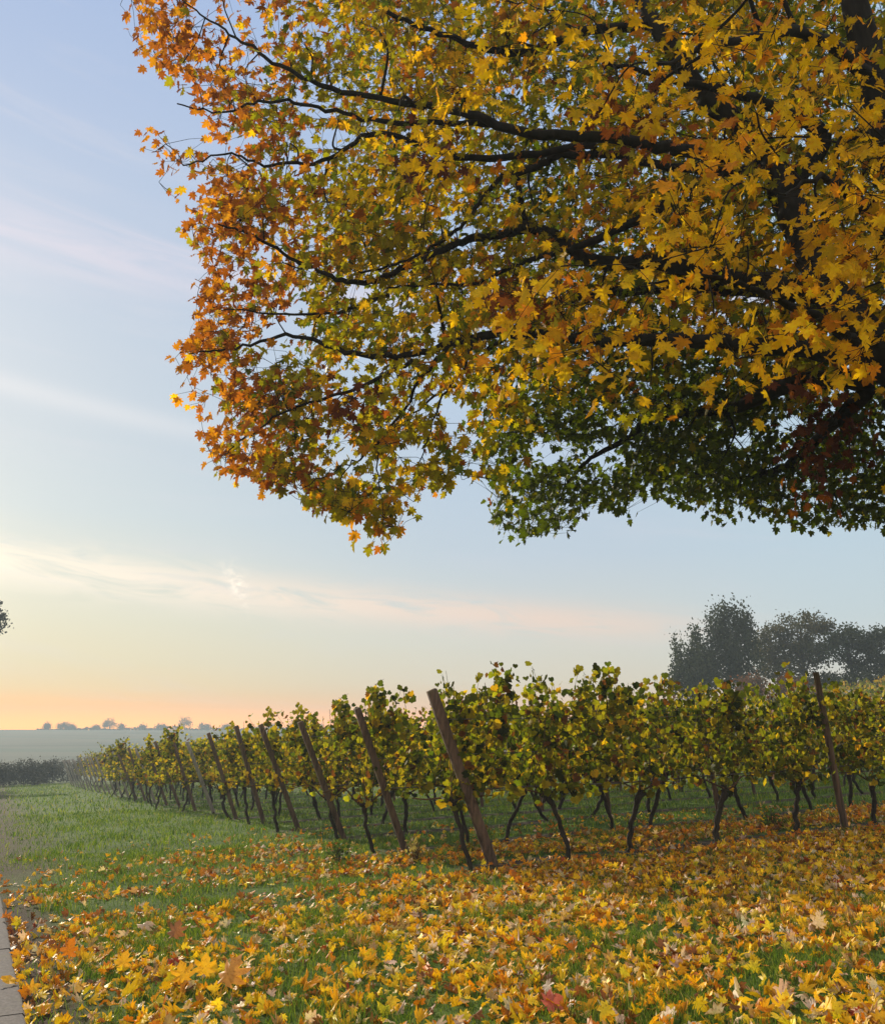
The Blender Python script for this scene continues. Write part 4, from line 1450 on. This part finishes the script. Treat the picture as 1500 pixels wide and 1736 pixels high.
# tiny trees on the skyline of the far ridge
sky_trees = [(118, 3.0, 2.2), (143, 3.4, 5.4), (157, 2.2, 3.0), (217, 5.6, 5.2), (196, 1.8, 3.0), (237, 2.6, 1.6), (270, 2.2, 3.0), (338, 6.4, 6.0), (300, 2.6, 5.0), (370, 3.0, 5.0), (405, 2.4, 4.0),
             (518, 5.5, 8.0), (545, 4.6, 7.0), (480, 3.0, 6.0)]
words_ = ['small round', 'broad low', 'low bushy', 'clear dome shaped', 'short', 'narrow', 'faint', 'tall rounded', 'squat', 'hazy low', 'little', 'wide hazy', 'second wide hazy', 'flat topped']
for i, (u, h, wd) in enumerate(sky_trees):
    dist = 440.0
    k = dist / 1500.0 / math.cos(PITCH)
    x, y = (u - 750) * k, dist * (1 - 0.0 * i)
    sc_ = 440 / math.hypot(x, y)
    x, y = x * sc_, y * sc_
    bl = [(0, 0, h * 0.62, wd * 0.5, wd * 0.4, h * 0.36), (wd * 0.28, 0, h * 0.45, wd * 0.3, wd * 0.3, h * 0.3), (-wd * 0.3, 0, h * 0.42, wd * 0.3, wd * 0.3, h * 0.3)]
    far_tree('skyline_tree', x, y, bl, 0.42, 950, DK, f'{words_[i]} tree on the misty skyline, {ordinal([q for q, _ in sorted(enumerate(sky_trees), key=lambda e: e[1][0])].index(i) + 1)} from the left', 'tree',
             'tiny trees on the far skyline', 0.2, 90 + i, 0.0, 0.3)
# continuous low wood between them
n = 16000
a = np.radians(rng.uniform(-24, 34, n))
r_ = rng.uniform(428, 446, n)
hh = 0.9 + 0.5 * np.sin(a * 60) + 0.4 * np.sin(a * 151 + 1)
x, y = r_ * np.sin(a), r_ * np.cos(a)
pos = np.stack([x, y, zg(x, y) + rng.uniform(0, 1, n) * np.maximum(hh, 0.3) * sm((np.degrees(a) + 23) / 3)], -1)
V, F, Cc = scatter(T_SIMPLE, pos, frames(rv(n), rv(n)), rng.uniform(0.4, 0.9, n), np.tile([[0.035, 0.05, 0.03]], (n, 1)))
tag(link_mesh('distant_wood', V, F, M_far, None, Cc), 'thin line of misty woodland along the far skyline', 'wood', kind='stuff')

# vineyard slope and mown strip seen past the line post on the right: a far row mass
n = 26000
x = rng.uniform(10, 60, n)
row = rng.integers(0, 9, n)
y = 26 + row * 3.6 + (x - 20) * 0.44
pos = np.stack([x, y + rng.normal(0, .15, n), zg(x, y) + 0.6 + 1.15 * rng.random(n)], -1)
pl = np.array([[0.20, 0.20, 0.03], [0.36, 0.27, 0.04], [0.14, 0.16, 0.03], [0.42, 0.24, 0.04]])
V, F, Cc = scatter(T_SIMPLE, pos, frames(rv(n), rv(n)), rng.uniform(0.16, 0.26, n), pl[rng.integers(0, 4, n)])
tag(link_mesh('distant_vines', V, F, M_vine, None, Cc), 'far yellow green vine rows merging on the rising slope', 'vines', kind='stuff')


# ------------------------------------------------------------------ haze
def build_haze():
    m, t, out, g = new_mat('haze')
    v = N(t, 'ShaderNodeVolumePrincipled')
    v.inputs['Color'].default_value = (0.52, 0.62, 0.68, 1)
    v.inputs['Density'].default_value = 0.0018
    v.inputs['Anisotropy'].default_value = 0.15
    t.links.new(v.outputs[0], out.inputs['Volume'])
    x0, x1, y0, y1, z0, z1 = -520, 520, -520, 520, -9.0, 14.2
    V = [(x, y, z) for z in (z0, z1) for y in (y0, y1) for x in (x0, x1)]
    F = np.array([(0, 2, 3, 1), (4, 5, 7, 6), (0, 1, 5, 4), (2, 6, 7, 3), (0, 4, 6, 2), (1, 3, 7, 5)])
    o = link_mesh('haze', V, F, m)
    tag(o, 'thin morning haze filling the air over the vineyard', 'haze', kind='stuff')


build_haze()
